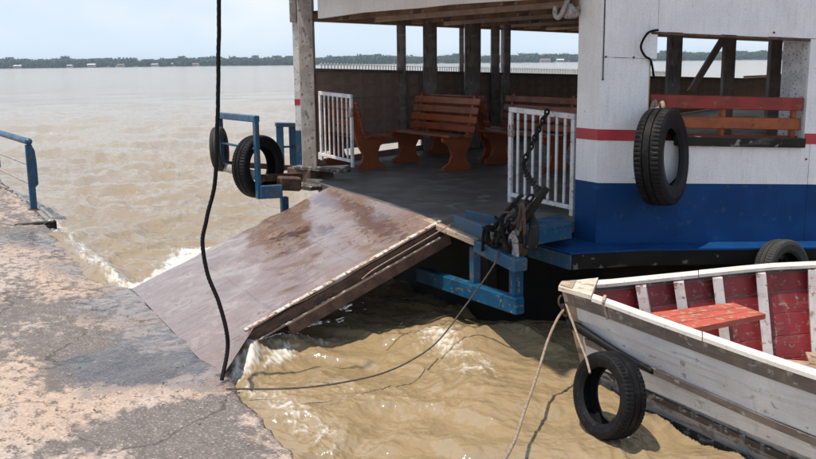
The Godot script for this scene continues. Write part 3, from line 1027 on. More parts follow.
func corner_panel(called: String, ya: float, yb: float, mat: Material, parent: Node3D, out := 0.0) -> void:
	var c1 := gp(574, 238, 0.85)
	var d := flat(c1 - fold)
	var n := d.cross(Vector3.UP).normalized()
	if n.dot(wout) < 0:
		n = -n
	var a := flat(fold) + n * out - d * 0.008
	var b := a + d * 1.008
	put(called, prism([a + Vector3.UP * ya, b + Vector3.UP * ya, b + Vector3.UP * yb, a + Vector3.UP * yb], -n * 0.03), mat, parent)

func make_gate(tl: Vector2, tr: Vector2, bl: Vector2, br: Vector2, bars: int, fer: Node3D) -> void:
	var a := pp(tl.x, tl.y, gate_at, gate_n)
	var b := pp(tr.x, tr.y, gate_at, gate_n)
	var c := pp(bl.x, bl.y, gate_at, gate_n)
	var d := pp(br.x, br.y, gate_at, gate_n)
	var g := node("bow_gate", fer, (c + d) * 0.5)
	var x := (b - a).normalized()
	bar("top_rail", a - x * 0.02, b + x * 0.02, 0.035, 0.05, M.white_bar, g)
	bar("bottom_rail", c, d, 0.03, 0.04, M.white_bar, g)
	bar("stile", Vector3(a.x, c.y - 0.08, a.z), a - Vector3(0, 0.026, 0), 0.032, 0.05, M.white_bar, g, x)
	bar("stile", Vector3(b.x, d.y - 0.08, b.z), b - Vector3(0, 0.026, 0), 0.032, 0.05, M.white_bar, g, x)
	for k in bars:
		var t := (k + 1.0) / (bars + 1.0)
		var p := c.lerp(d, t)
		var q := a.lerp(b, t)
		p = Vector3(q.x, p.y + 0.02, q.z)
		bar("bar", p, q - Vector3(0, 0.026, 0), 0.016, 0.030, M.white_bar, g, x, 0.003)
	put("latch", box_mesh(Vector3(0.07, 0.12, 0.04), 0.008), M.steel, g, Transform3D(Basis(x, Vector3.UP, x.cross(Vector3.UP)), b.lerp(d, 0.25)))

func make_ferry() -> void:
	var up := Vector3.UP
	hl = gp(330, 187, DECK)
	hr = gp(443, 222.5, DECK)
	hdir = (hr - hl).normalized()
	aft = hdir.cross(up).normalized()
	if aft.x < 0:
		aft = -aft
	gate_at = gp(319, 167, DECK)
	var g2 := gp(574, 216, DECK)
	gate_n = (g2 - gate_at).cross(up).normalized()
	fold = gp(595, 243, 0.85)
	wdir = P(sin(deg_to_rad(78.0)), 0, cos(deg_to_rad(78.0)))
	wout = P(cos(deg_to_rad(78.0)), 0, -sin(deg_to_rad(78.0)))
	far0 = P(-1.30, 0, 12.5)
	fdir = P(sin(deg_to_rad(36.0)), 0, cos(deg_to_rad(36.0)))
	fout = P(-cos(deg_to_rad(36.0)), 0, sin(deg_to_rad(36.0)))
	var c1 := flat(gp(574, 238, 0.85))
	var near_end := flat(fold) + wdir * 9.0
	var far_end := far0 + fdir * 37.0
	var mid_base := flat((hl + hr) * 0.5 + aft * 2.0)
	var fer := thing("ferry", mid_base, "white and blue passenger ferry with red stripe, its bow ramp lowered onto the quay", "ferry")

	# hull and deck
	var back := aft * 0.40
	var hull := [flat(hl) + back - hdir * 0.5, flat(hr) + back + hdir * 0.1, c1 + aft * 0.1, flat(fold) + wdir * 0.1 - wout * 0.03, near_end - wout * 0.03, far_end, far0 + fout * 0.02 + fdir * 0.1]
	for i in hull.size():
		hull[i].y = -0.6
	put("hull", prism(hull, up * 1.42), M.pitch, fer)
	var dk := [hl, hr, gp(484, 236, DECK), gp(528, 230, DECK), c1 + up * DECK, flat(fold) + up * DECK - wout * 0.04, near_end + up * DECK - wout * 0.04, far_end + up * DECK, far0 + up * DECK, gp(300, 176, DECK)]
	for i in dk.size():
		dk[i].y = DECK - 0.1
	put("deck", prism(dk, up * 0.1), M.deck, fer)

	# ramp
	var tl := gp(132, 289, QUAY - 0.004)
	var tr := gp(199, 359, QUAY - 0.004)
	var ramp := node("ramp", fer, (hl + hr) * 0.5)
	var dent := noise(FastNoiseLite.TYPE_SIMPLEX_SMOOTH, 1.1, 51, 3)
	var rows := []
	for i in 49:
		var row := []
		for j in 49:
			var p := hl.lerp(hr, j / 48.0).lerp(tl.lerp(tr, j / 48.0), i / 48.0)
			p.y += dent.get_noise_2d(p.x * 1.3, p.z * 1.3) * 0.026 * sin(PI * i / 48.0) + 0.004
			row.append(p)
		rows.append(row)
	var ramp_mat := ramp_material()
	put("ramp_plate", ramp_sheet(rows), ramp_mat, ramp)
	# the toe at its near corner, spread by use
	var toe := []
	for i in 9:
		var row := []
		for j in 9:
			var e := hr.lerp(tr, lerpf(0.80, 1.0, i / 8.0))
			var o := hr.lerp(tr, 0.80).lerp(gp(223, 376, QUAY + 0.002), i / 8.0)
			var p := e.lerp(o, j / 8.0)
			p.y += 0.0045 + dent.get_noise_2d(p.x * 3.0, p.z * 3.0) * 0.006
			row.append(p)
		toe.append(row)
	put("ramp_toe", ramp_sheet(toe), ramp_mat, ramp)
	put("ramp_underside", prism([hl - up * 0.012, hr - up * 0.012, tr - up * 0.022, tl - up * 0.022], -up * 0.03), M.rust, ramp)
	var slope := (tr - hr).normalized()
	var rup := hdir.cross(slope).normalized()
	if rup.y < 0:
		rup = -rup
	bar("edge_strip", hr + rup * 0.012 - hdir * 0.035, tr + rup * 0.012 - hdir * 0.035 - slope * 0.42, 0.05, 0.016, M.ramp_edge, ramp, rup, 0.006)
	bar("side_channel", hr - rup * 0.055 - hdir * 0.02, tr - rup * 0.055 - hdir * 0.02 - slope * 0.3, 0.02, 0.09, M.rust, ramp, rup)
	bar("side_flange", hr - rup * 0.105 + hdir * 0.025 - slope * 0.02, tr - rup * 0.105 + hdir * 0.01 - slope * 0.46, 0.03, 0.014, M.rail_wood, ramp, rup)
	bar("side_girder", hr - rup * 0.15 + hdir * 0.03, tr - rup * 0.15 + hdir * 0.03 - slope * 0.75, 0.03, 0.10, M.rust, ramp, rup)
	for k in 4:
		var t := 0.12 + k * 0.25
		bar("stringer", hl.lerp(hr, t) - rup * 0.10, tl.lerp(tr, t) - rup * 0.09 - slope * 0.8, 0.06, 0.12, M.rust, ramp, rup)
	put("hinge_pipe", tube([hl - up * 0.05, hr - up * 0.05], 0.045, 10), M.rust, ramp)

	# the blue frame at the bow, beside the ramp
	var pn := hdir.cross(up)
	var frame := node("bow_frame", fer, gp(500, 250, DECK - 0.1))
	var f1 := pp(430, 222, hr, pn)
	var f2 := pp(481, 243, hr, pn)
	var f3 := pp(521, 263, hr, pn)
	bar("sill_board", f1 + up * 0.01, f2 + up * 0.01, 0.15, 0.055, M.old_board, frame, up, 0.008)
	bar("cross_beam", f2 - up * 0.02 - hdir * 0.02, f3 - up * 0.02, 0.13, 0.105, M.blue_worn, frame, up, 0.01)
	bar("lower_beam", pp(420, 274, hr, pn), pp(520, 306, hr, pn), 0.09, 0.135, M.blue_frame, frame, up, 0.01)
	bar("upright", pp(473, 247, hr, pn) - pn * 0.02, pp(473, 292, hr, pn) - pn * 0.02, 0.08, 0.065, M.blue_worn, frame, hdir, 0.008)
	bar("upright", pp(514, 266, hr, pn) - pn * 0.02, pp(514, 310, hr, pn) - pn * 0.02, 0.09, 0.08, M.blue_frame, frame, hdir, 0.008)
	bar("upright", pp(455, 240, hr, pn) + aft * 0.35, pp(455, 300, hr, pn) + aft * 0.35, 0.11, 0.10, M.tar, frame, hdir, 0.008)
	bar("deck_board", gp(453, 221, DECK + 0.04) + aft * 0.02, gp(484, 233, DECK + 0.04) + aft * 0.02, 0.025, 0.11, M.blue_worn, frame, up, 0.005)
	bar("deck_board", gp(466, 215, DECK + 0.03), gp(496, 222, DECK + 0.03), 0.025, 0.10, M.blue_worn, frame, up, 0.005)
	# winch cheeks and levers
	var win := node("ramp_winch", fer, f2)
	put("guy_cable", tube(smooth_line([gp(450, 225, DECK + 0.04), dp(414, 246, 7.35), dp(376, 268, 7.1), dp(362, 279, 7.0)], 6), 0.005, 6), M.rope_pale, win)
	for k in 2:
		var q := pp([491, 512][k], [248, 256][k], hr, pn)
		put("cheek_plate", prism([q - hdir * 0.07, q + hdir * 0.07, q + hdir * 0.055 + up * 0.13, q + hdir * 0.0 + up * 0.20, q - hdir * 0.05 + up * 0.15], aft * 0.02), M.steel, win)
	put("drum", tube([pp(487, 246, hr, pn) + aft * 0.06 + up * 0.05, pp(516, 258, hr, pn) + aft * 0.06 + up * 0.05], 0.05, 12), M.rust, win)
	put("lever", tube(smooth_line([pp(486, 244, hr, pn), pp(493, 222, hr, pn) + aft * 0.05, pp(505, 196, hr, pn) + aft * 0.16], 5), 0.030, 8, 0.018), M.tar, win)
	put("lever", tube(smooth_line([pp(509, 252, hr, pn), pp(513, 226, hr, pn) + aft * 0.08, pp(523, 190, hr, pn) + aft * 0.22], 5), 0.044, 8, 0.026), M.tar, win)
	put("lever", tube(smooth_line([pp(520, 250, hr, pn) + aft * 0.1, pp(521, 232, hr, pn) + aft * 0.12, pp(514, 218, hr, pn) + aft * 0.16], 5), 0.05, 8, 0.03), M.tar, win)
	rng.seed = 19
	for k in 9:
		var c := pp(503.0 + rng.randf_range(-9, 12), 232.0 + rng.randf_range(-22, 16), hr, pn) + aft * rng.randf_range(-0.08, 0.14)
		var tang := []
		for i in 6:
			tang.append(c + hdir * rng.randf_range(-0.09, 0.09) + up * rng.randf_range(-0.12, 0.16) + aft * rng.randf_range(-0.06, 0.06))
		put("tackle_rope", tube(smooth_line(tang, 6), 0.013, 6, 0.010, 0.2), M.rope_dark if k % 3 else M.rust, win)
	put("hoist_chain", chain_mesh([pp(521, 196, hr, pn) + aft * 0.2, dp(524, 168, 7.9), dp(533, 142, 8.1), dp(547, 112, 8.35)], 0.034, 0.020, 0.010), M.tar, win)
	put("hoist_chain", chain_mesh([pp(500, 246, hr, pn) - aft * 0.08, pp(506, 228, hr, pn) - aft * 0.02, pp(518, 198, hr, pn) + aft * 0.12], 0.036, 0.022, 0.011), M.tar, win)

	# rubbing strake along the near side: black timber under a blue cap
	var la := gp(528, 240, 0.86)
	var lb := gp(571, 252.5, 0.85)
	var lrows := []
	var crows := []
	var outs := [[la, c1 + up * 0.86 - hdir * 0.1], [lb, flat(fold) + up * 0.85]]
	for k in 10:
		outs.append([nw(0.3 + k * 0.95, 0.85, 0.27), nw(0.3 + k * 0.95, 0.85, 0.0)])
	for o in outs:
		var q: Vector3 = o[0]
		var p: Vector3 = o[1]
		var w := flat(q - p).normalized()
		lrows.append([q - up * 0.018, q - up * 0.15 - w * 0.02, p - up * 0.15, p - up * 0.018])
		crows.append([q + w * 0.012, q + w * 0.012 - up * 0.016, p - up * 0.016, p])
	bar("strake_end", la - up * 0.085, lb - up * 0.085, 0.02, 0.125, M.blue_worn, fer)
	put("rubbing_strake", plank_loft(lrows), M.tar, fer)
	put("strake_cap", plank_loft(crows), M.blue, fer)
	put("blue_step", prism([gp(512, 224, DECK + 0.05), gp(533, 231, DECK + 0.05), gp(572, 224, DECK + 0.05), gp(560, 214, DECK + 0.05)], -up * 0.12), M.blue_frame, fer)

	# near side, panel by panel
	var T0 := 0.452
	var T1 := 1.965
	corner_panel("corner_panel", 1.375, 3.42, M.white, fer)
	corner_panel("corner_panel_blue", 0.845, 1.371, M.blue, fer)
	corner_panel("red_stripe", 1.735, 1.828, M.red, fer, 0.004)
	panel("wall_panel", 0.004, T0, 1.372, 2.425, M.white, fer)
	panel("wall_panel", 0.030, T0 + 0.06, 2.430, 3.42, M.white, fer, 0.002)
	panel("wall_panel", 0.004, 0.026, 2.430, 3.42, M.white, fer)
	panel("wall_panel", T0 + 0.064, 2.6, 2.655, 3.42, M.white, fer)
	panel("wall_panel", T0 + 0.004, 2.03, 1.372, 1.742, M.white, fer)
	panel("wall_panel", T1, 2.6, 1.745, 2.650, M.white, fer, 0.003)
	panel("wall_panel", 2.034, 2.6, 1.372, 1.741, M.white, fer, 0.002)
	panel("red_stripe", 0.0, T0 - 0.002, 1.735, 1.828, M.red, fer, 0.004, 0.003)
	panel("red_stripe", T1 + 0.002, 2.6, 1.735, 1.828, M.red, fer, 0.007, 0.003)
	panel("blue_panel", 0.004, 2.03, 0.845, 1.368, M.blue, fer, 0.003)
	panel("blue_panel", 2.034, 4.6, 0.845, 1.368, M.blue, fer, 0.003)
	panel("blue_panel", 4.604, 9.0, 0.845, 1.368, M.blue, fer, 0.003)
	for k in 3:
		var s := 2.604 + k * 2.13
		panel("wall_panel", s, s + 2.126, 1.372, 1.742, M.white, fer)
		panel("wall_panel", s, s + 2.126, 2.655, 3.42, M.white, fer)
		panel("wall_panel", s + 1.6, s + 2.126, 1.745, 2.650, M.white, fer)
	# window trim, cable, inner pillar
	bar("window_sill", nw(T0 + 0.25, 1.745, 0.012), nw(T1 - 0.01, 1.745, 0.012), 0.075, 0.085, M.tar, fer, up, 0.006)
	bar("window_head", nw(T0, 2.640, -0.02), nw(T1, 2.640, -0.02), 0.05, 0.022, M.rust, fer)
	bar("window_jamb", nw(T0 + 0.006, 1.75, -0.03), nw(T0 + 0.006, 2.64, -0.03), 0.05, 0.012, M.rust, fer, wdir)
	bar("seam_strip", nw(0.028, 2.25, 0.006), nw(0.028, 3.4, 0.006), 0.006, 0.010, M.rust, fer, wdir, 0.002)
	bar("seam_strip", nw(T0 - 0.001, 2.43, 0.003), nw(T0 - 0.001, 1.6, 0.003), 0.006, 0.006, M.old_board, fer, wdir, 0.002)
	for q in [[0.028, 2.245], [0.05, 2.43], [0.3, 2.434], [1.6, 2.69], [2.0, 1.6]]:
		put("bolt_head", box_mesh(Vector3(0.016, 0.016, 0.012), 0.004), M.rust, fer, Transform3D(Basis(wdir, up, wout), nw(q[0], q[1], 0.006)))
	bar("inner_pillar", nw(T1 + 0.09, 1.0, -0.22), nw(T1 + 0.09, 3.05, -0.22), 0.17, 0.36, M.white_bar, fer, wout)
	put("cable", tube(smooth_line([pp(658, 30, nw(0, 1, 0.01), wout), pp(648, 33, nw(0, 1, 0.05), wout), pp(641, 46, nw(0, 1, 0.05), wout), pp(645, 56, nw(0, 1, 0.04), wout), pp(651, 61, nw(0, 1, 0.02), wout), pp(654, 78, nw(0, 1, -0.02), wout)], 8), 0.010, 7), M.rope_dark, fer)

	# far side: planked bulwark, cap, posts, pickets
	var bul := node("bulwark", fer, far0 + fdir * 5.0 + up * DECK)
	for k in 7:
		var y0 := 1.0 + k * 0.186
		var t0 := 2.6 if k == 0 else 0.06
		var a := far0 + fdir * t0
		var b := far0 + fdir * 20.5
		bar("plank", Vector3(a.x, y0 + 0.093 - 0.004 * k * t0, a.z), Vector3(b.x, y0 + 0.093 - 0.0045 * k * 20.5, b.z), 0.03 + 0.024 * (k % 2), 0.190, M.dim_board, bul)
	bar("plank", far0 + fdir * 0.06 + up * 1.035, far0 + fdir * 2.6 + up * 1.035, 0.04, 0.09, M.dim_board, bul)
	for k in 5:
		bar("plank", far0 + fdir * 20.5 + up * (1.09 + k * 0.17), far0 + fdir * 36.5 + up * (1.05 + k * 0.16), 0.03 + 0.008 * (k % 2), 0.180, M.dim_board, bul)
	bar("cap_rail", far0 + fdir * 20.5 + up * 1.77, far0 + fdir * 36.5 + up * 1.72, 0.12, 0.04, M.timber, bul)
	bar("cap_rail", far0 + fdir * 0.05 + up * 2.315, far0 + fdir * 20.5 + up * 1.77, 0.12, 0.04, M.timber, bul)
	var st := begin()
	for k in range(10, 210):
		var p := far0 + fdir * (0.15 + k * 0.075) + fout * 0.6 + up * (2.28 - 0.0225 * k * 0.075)
		var q := box_mesh(Vector3(0.016, 0.30, 0.016), 0.0)
		st.append_from(q, 0, Transform3D(Basis.IDENTITY, p))
	var pick := put("picket_rail", st.commit(), M.white_bar, bul)
	pick.set_meta("kind", "stuff")
	bar("picket_top", far0 + fdir * 0.85 + fout * 0.6 + up * 2.385, far0 + fdir * 15.9 + fout * 0.6 + up * 2.045, 0.02, 0.012, M.white_bar, bul)
	bar("picket_bottom", far0 + fdir * 0.85 + fout * 0.6 + up * 2.145, far0 + fdir * 15.9 + fout * 0.6 + up * 1.80, 0.03, 0.03, M.white_bar, bul)
	for o in [[401.5, 9.0, 0.02, "timber"], [430.0, 13.5, 0.25, "timber"], [461.5, 4.5, 0.02, "timber"], [472.5, 15.5, 0.5, "timber"], [495.0, 8.5, 0.1, "timber"], [502.0, 3.0, 0.02, "white_bar"], [507.0, 6.5, 0.3, "timber"]]:
		var q := pp(o[0], 60, far0 - fout * o[2], fout)
		var wd: float = o[1] * absf(q.z) / FOCAL
		bar("roof_post", Vector3(q.x, DECK - 0.02, q.z), Vector3(q.x, 3.05, q.z), wd * 0.8, wd, M[o[3]], fer, Vector3.RIGHT, 0.008)
	for o in [[674.0, 13.0, 12.5, "timber"], [728.5, 11.0, 16.0, "dim_board"], [774.5, 11.0, 16.5, "dim_board"], [620.0, 12.0, 14.0, "timber"]]:
		var q := dp(o[0], 60, o[2])
		var wd: float = o[1] * o[2] / FOCAL
		bar("roof_post", Vector3(q.x, DECK - 0.02, q.z), Vector3(q.x, 3.05, q.z), wd * 0.8, wd, M[o[3]], fer, Vector3.RIGHT, 0.008)
	bar("diagonal_brace", dp(690, 92, 16.0), dp(726, 34, 16.0), 0.10, 0.10, M.dim_board, fer)
	# left corner post with its white board
	var lp := gp(310.5, 166, DECK)
	bar("corner_post", lp - up * 0.05, Vector3(lp.x, 3.5, lp.z), 0.20, 0.205, M.old_white, fer, Vector3.RIGHT, 0.01)
	var wb := lp + Vector3(-0.145, 0, 0.03)
	var ax := Vector3.RIGHT
	bar("corner_board", Vector3(wb.x, 1.50, wb.z), Vector3(wb.x, 3.3, wb.z), 0.03, 0.08, M.white_bar, fer, ax)
	bar("corner_board_blue", Vector3(wb.x, 0.95, wb.z), Vector3(wb.x, 1.497, wb.z), 0.03, 0.08, M.blue_bright, fer, ax)
	bar("corner_red_stripe", Vector3(wb.x, 1.84, wb.z + 0.003), Vector3(wb.x, 1.93, wb.z + 0.003), 0.03, 0.082, M.red, fer, ax)
	bar("corner_bracket", Vector3(wb.x - 0.02, 2.95, wb.z), Vector3(wb.x - 0.02, 3.4, wb.z), 0.10, 0.09, M.timber, fer, ax)

	# roof: header on the gate line, planked ceiling, beams, the canopy over the bow
	var hrows := []
	for o in [[318, 18.6], [340, 15.6], [361, 12.6], [390, 10.2], [420, 8.0], [450, 4.6], [500, 1.4], [556, -2.0], [582, -4.0]]:
		var p := pp(o[0], o[1], gate_at, gate_n)
		var q := p
		q.y = 3.42
		var th := aft * 0.05
		hrows.append([q, p, p + th, q + th])
	put("header", plank_loft(hrows), M.white, fer)
	var ceil := node("ceiling", fer, mid_base + up * 3.1)
	var ga := flat(gate_at)
	var gdir := flat(g2 - gate_at).normalized()
	var gaft := gdir.cross(up).normalized()
	if gaft.x < 0:
		gaft = -gaft
	for k in 22:
		var s := 0.08 + k * 0.42
		var off := ga + gaft * s
		var tf := gaft.dot(off - far0) / gaft.dot(fdir)
		var a := far0 + fdir * maxf(tf, 0.0)
		var tn := gaft.dot(off + gaft * 0.2 - flat(fold)) / gaft.dot(wdir)
		var b := flat(fold) + wdir * maxf(tn, 0.0) - wout * 0.05
		bar("ceiling_board", a + gaft * 0.2 + up * 3.085, b + gaft * 0.2 + up * 3.085, 0.41, 0.03, M.ceiling, ceil)
		if k % 2 == 1:
			bar("ceiling_beam", a + up * 3.03, b + up * 3.03, 0.07, 0.085, M.ceiling if k % 4 == 1 else M.dim_board, ceil)
	bar("wall_plate", far0 + fdir * 0.05 + up * 3.02, far0 + fdir * 36.5 + up * 3.02, 0.10, 0.12, M.dim_board, fer)
	var toward := Vector2(sin(deg_to_rad(-115.0)), cos(deg_to_rad(-115.0))) / tan(deg_to_rad(72.0)) * 2.42
	var can := []
	for o in [[318, 182], [345, 190], [380, 200], [415, 212], [450, 227], [480, 240], [528, 263]]:
		var p := gp(o[0], o[1], DECK)
		can.append(Vector3(p.x + toward.x, 3.42, p.z - toward.y))
	can.append(nw(0.0, 3.42, 0.15))
	can.append(nw(9.0, 3.42, 0.15))
	can.append(far_end + up * 3.42)
	can.append(far0 + up * 3.42 + fout * 0.2)
	for i in can.size():
		can[i].y = 3.425
	put("upper_deck", prism(can, up * 0.10), M.white, fer)
	put("aft_bulkhead", prism([near_end + up * 0.9 - wout * 0.04, far_end + up * 0.9, far_end + up * 3.4, near_end + up * 3.4 - wout * 0.04], wdir * 0.05), M.dim_board, fer)
	# pulley block under the header beside the near corner
	var pul := node("pulley_block", fer, pp(570, 10, gate_at - gaft * 0.25, gate_n))
	var pc := pp(571, 11, gate_at - gaft * 0.25, gate_n)
	put("sheave", tube([pc - gaft * 0.05, pc + gaft * 0.05], 0.065, 16), M.steel, pul)
	put("hook", tube(smooth_line([pc + up * 0.2, pc + up * 0.05 - gaft * 0.06, pc - up * 0.05 - gdir * 0.08 - gaft * 0.06, pc - up * 0.02 - gdir * 0.13 - gaft * 0.06, pc + up * 0.05 - gdir * 0.12 - gaft * 0.06], 5), 0.022, 8), M.steel, pul)
	bar("strap", pc + up * 0.03 + gdir * 0.03, pc + up * 0.45 + gdir * 0.03, 0.03, 0.07, M.rust, pul, gdir)

	make_gate(Vector2(320, 93), Vector2(351, 96.5), Vector2(320, 154), Vector2(351, 161), 6, fer)
	make_gate(Vector2(574, 116.5), Vector2(511, 109.5), Vector2(574, 208), Vector2(511, 194.5), 7, fer)

	# the fender frame on the left bow
	var fr := node("fender_rail", fer, gp(258, 190, DECK))
	var ra := gp(258.5, 190, DECK)
	var rb := dp(222.5, 172, 11.25)
	rb.y = DECK - 0.02
	var rx := (rb - ra).normalized()
	bar("post", ra - up * 0.1, ra + up * 0.80, 0.05, 0.085, M.blue_bright, fr, rx, 0.006)
	bar("post", rb + up * 0.1, rb + up * 0.80, 0.05, 0.085, M.blue_bright, fr, rx, 0.006)
	bar("top_rail", ra + up * 0.80 - rx * 0.04, rb + up * 0.80 + rx * 0.06, 0.07, 0.075, M.blue_bright, fr, up, 0.01)
	put("middle_rail", tube([ra + up * 0.46, rb + up * 0.46], 0.015, 8), M.blue_bright, fr)
	put("roller", tube([ra + up * 0.16 + rx * 0.1, rb + up * 0.16 - rx * 0.05], 0.055, 12), M.steel, fr)
	bar("foot_beam", ra - up * 0.02 - rx * 0.05, gp(282, 191, DECK - 0.02), 0.08, 0.15, M.blue_bright, fr, up, 0.008)
	bar("arm", gp(262, 178, DECK + 0.12), gp(300, 176, DECK + 0.05), 0.08, 0.08, M.rust, fr)
	bar("arm", rb + up * 0.2, gp(292, 168, DECK + 0.05), 0.07, 0.07, M.rust, fr)
	bar("bracket", gp(278, 183, DECK + 0.05), gp(300, 184, DECK + 0.02), 0.14, 0.16, M.rust, fr, up, 0.02)
	bar("bracket_post", ra - up * 0.1 + aft * 0.3, ra - up * 0.35 + aft * 0.3, 0.08, 0.08, M.blue_bright, fr, hdir)
	# the small blue side rail behind it
	var sr := node("side_rail", fer, gp(287, 163, DECK))
	var sa := gp(281, 164, DECK)
	var sb := gp(293.5, 163, DECK)
	bar("post", sa - up * 0.1, sa + up * 0.53, 0.05, 0.10, M.blue_bright, sr, Vector3.RIGHT, 0.006)
	bar("post", sb - up * 0.1, sb + up * 0.53, 0.05, 0.10, M.blue_bright, sr, Vector3.RIGHT, 0.006)
	bar("top_rail", sa + up * 0.56 + Vector3(-0.06, 0, 0), sb + up * 0.54 + Vector3(0.16, 0, 0), 0.12, 0.06, M.blue_bright, sr, up, 0.008)
	put("middle_rail", tube([sa + up * 0.24 - Vector3(0.05, 0, 0), sb + up * 0.24 + Vector3(0.15, 0, 0)], 0.015, 8), M.blue_bright, sr)
	# boards and blocks at the left end of the deck
	var steps := node("bow_step", fer, gp(318, 175, DECK))
	bar("block", gp(299, 172, DECK + 0.02), gp(322, 176, DECK + 0.02), 0.36, 0.16, M.rust, steps, up, 0.012)
	bar("board", gp(296, 167, DECK + 0.12), gp(347, 171, DECK + 0.12), 0.16, 0.04, M.rail_wood, steps, up, 0.006)
	bar("board", gp(292, 184, DECK - 0.04), gp(318, 188, DECK - 0.04), 0.22, 0.05, M.rail_wood, steps, up, 0.006)


# ------------------------------------------------------------------ benches
# at: the end nearest the lens, on the deck; along: its length; face: the way one sits
func bench(at: Vector3, along: Vector3, face: Vector3, length: float, ht: float, mat: Material, label: String) -> void:
	var up := Vector3.UP
	var t := thing("bench", at + along * length * 0.5, label, "bench", "slatted benches on the ferry deck")
	var s := ht / 0.94
	# ends: a curved panel under the seat with an arm behind the back
	var prof := [[-.16, 0], [.26, 0], [.26, .05], [.16, .10], [.12, .20], [.17, .32], [.27, .38], [.27, .43], [-.12, .43], [-.25, .95], [-.31, .95], [-.22, .43], [-.17, .32], [-.10, .20], [-.13, .10], [-.19, .05]]
	for k in ([0.10, 0.90] if length < 1.7 else [0.06, 0.5, 0.94]):
		var o: Vector3 = at + along * (length * k - 0.02)
		var poly := []
		for p in prof:
			poly.append(o + face * p[0] * s + up * p[1] * s)
		put("end_panel", prism(poly, along * 0.045), mat, t)
	for k in 3:
		var c := at + face * (-0.05 + k * 0.135) * s + up * (0.443 + 0.006 * k) * s
		bar("seat_slat", c, c + along * length, 0.115 * s, 0.028, [M.bench_old, mat, M.bench_dark][(k + int(at.x * 10.0)) % 3], t, up, 0.005)
	for k in 4:
		var y := 0.53 + k * 0.118
		var c := at + face * (-0.118 - (y - 0.43) * 0.25) * s + up * y * s
		bar("back_slat", c, c + along * length, 0.026, 0.088 * s, [mat, M.bench_dark, mat, M.bench_old][(k + int(absf(at.z) * 7.0)) % 4], t, (up - face * 0.25).normalized(), 0.006)

func make_benches() -> void:
	var along := -(gp(574, 216, DECK) - gp(319, 167, DECK)).normalized()
	var face := along.cross(Vector3.UP).normalized()
	if face.x > 0:
		face = -face
	bench(gp(466, 171, DECK), along, face, 1.52, 0.94, M.bench, "orange slatted bench facing the open bow, clear of both gates")
	bench(gp(498, 162, DECK), along, -face, 1.62, 0.94, M.bench, "orange slatted bench back to back with the one facing the bow")
	bench(gp(374, 170, DECK), along, -face, 1.15, 0.90, M.bench, "orange slatted bench just behind the small gate by the corner post")
	bench(gp(566, 172, DECK), along, face, 1.5, 0.94, M.bench, "orange slatted bench seen through the bars of the gate beside the white wall")
	# one along the near side: its back shows in the window
	var up := Vector3.UP
	var t := thing("bench", nw(1.2, 1.0, -0.35), "bench with red and orange back slats filling the ferry's side window", "bench", "slatted benches on the ferry deck")
	bar("back_slat", nw(0.475, 2.075, -0.035), nw(1.955, 2.082, -0.035), 0.03, 0.115, M.bench_red, t, up, 0.006)
	bar("back_slat", nw(0.50, 1.900, -0.06), nw(1.955, 1.905, -0.06), 0.03, 0.105, M.bench, t, up, 0.006)
	bar("back_slat", nw(0.50, 1.765, -0.09), nw(1.955, 1.765, -0.09), 0.03, 0.07, M.bench_red, t, up, 0.006)
	for k in 3:
		bar("seat_slat", nw(0.5, 1.47, -0.16 - k * 0.14), nw(1.955, 1.47, -0.16 - k * 0.14), 0.12, 0.03, M.bench, t, up, 0.006)
	for s in [0.53, 1.2, 1.90]:
		bar("upright", nw(s, 1.0, -0.135), nw(s, 2.05, -0.082), 0.05, 0.04, M.bench, t, wdir)
		bar("leg", nw(s, 1.0, -0.42), nw(s, 1.46, -0.42), 0.05, 0.05, M.bench, t, wdir)
		bar("bearer", nw(s, 1.43, -0.10), nw(s, 1.43, -0.46), 0.04, 0.05, M.bench, t)


# ------------------------------------------------------------------ the wooden boat
var bow := Vector3(1.14, 0, -6.31)
var b_ax := Vector3(0.956, 0, 0.292)
var b_pr := Vector3(-0.292, 0, 0.956)     # towards the near side
const HALF := [[0.0, .075], [.3, .315], [.6, .59], [.9, .86], [1.2, 1.13], [1.5, 1.38], [2.0, 1.68], [2.6, 1.90], [3.5, 2.05], [5.5, 2.0], [7.0, 1.6], [8.0, 0.9]]

func half_at(s: float) -> float:
	for i in HALF.size() - 1:
		if s <= HALF[i + 1][0]:
			return lerpf(HALF[i][1], HALF[i + 1][1], (s - HALF[i][0]) / (HALF[i + 1][0] - HALF[i][0]))
	return HALF[-1][1]

func rim(s: float) -> float:
	return 0.80 - 0.05 * s + 0.006 * s * s

# a point of the hull: s metres aft of the bow, v from gunwale (0) to keel (1), inset from the outer face
func hp(s: float, v: float, side: float, inset := 0.0) -> Vector3:
	var h := lerpf(rim(s), -0.32, v)
	var half := maxf(half_at(s) - inset - 0.20 * v - 0.16 * v * v * minf(s, 1.5), 0.028)
	var rake := 0.30 * v * clampf(1.0 - s / 2.4, 0.0, 1.0)
	var p := bow + b_ax * (s + rake) + b_pr * side * half
	p.y = h
	return p

func hull_band(v0: float, v1: float, side: float, out0: float, out1: float, thick: float, s0 := 0.0, s1 := 8.0, dv := 0.0) -> ArrayMesh:
	var rows := []
	var n := int((s1 - s0) / 0.1) + 1
	for i in n + 1:
		var s := lerpf(s0, s1, float(i) / n)
		var d := dv * minf(s, 2.0)
		rows.append([hp(s, v0 + d, side, -out0), hp(s, v1 + d, side, -out1), hp(s, v1 + d, side, -out1 + thick), hp(s, v0 + d, side, -out0 + thick)])
	return plank_loft(rows)

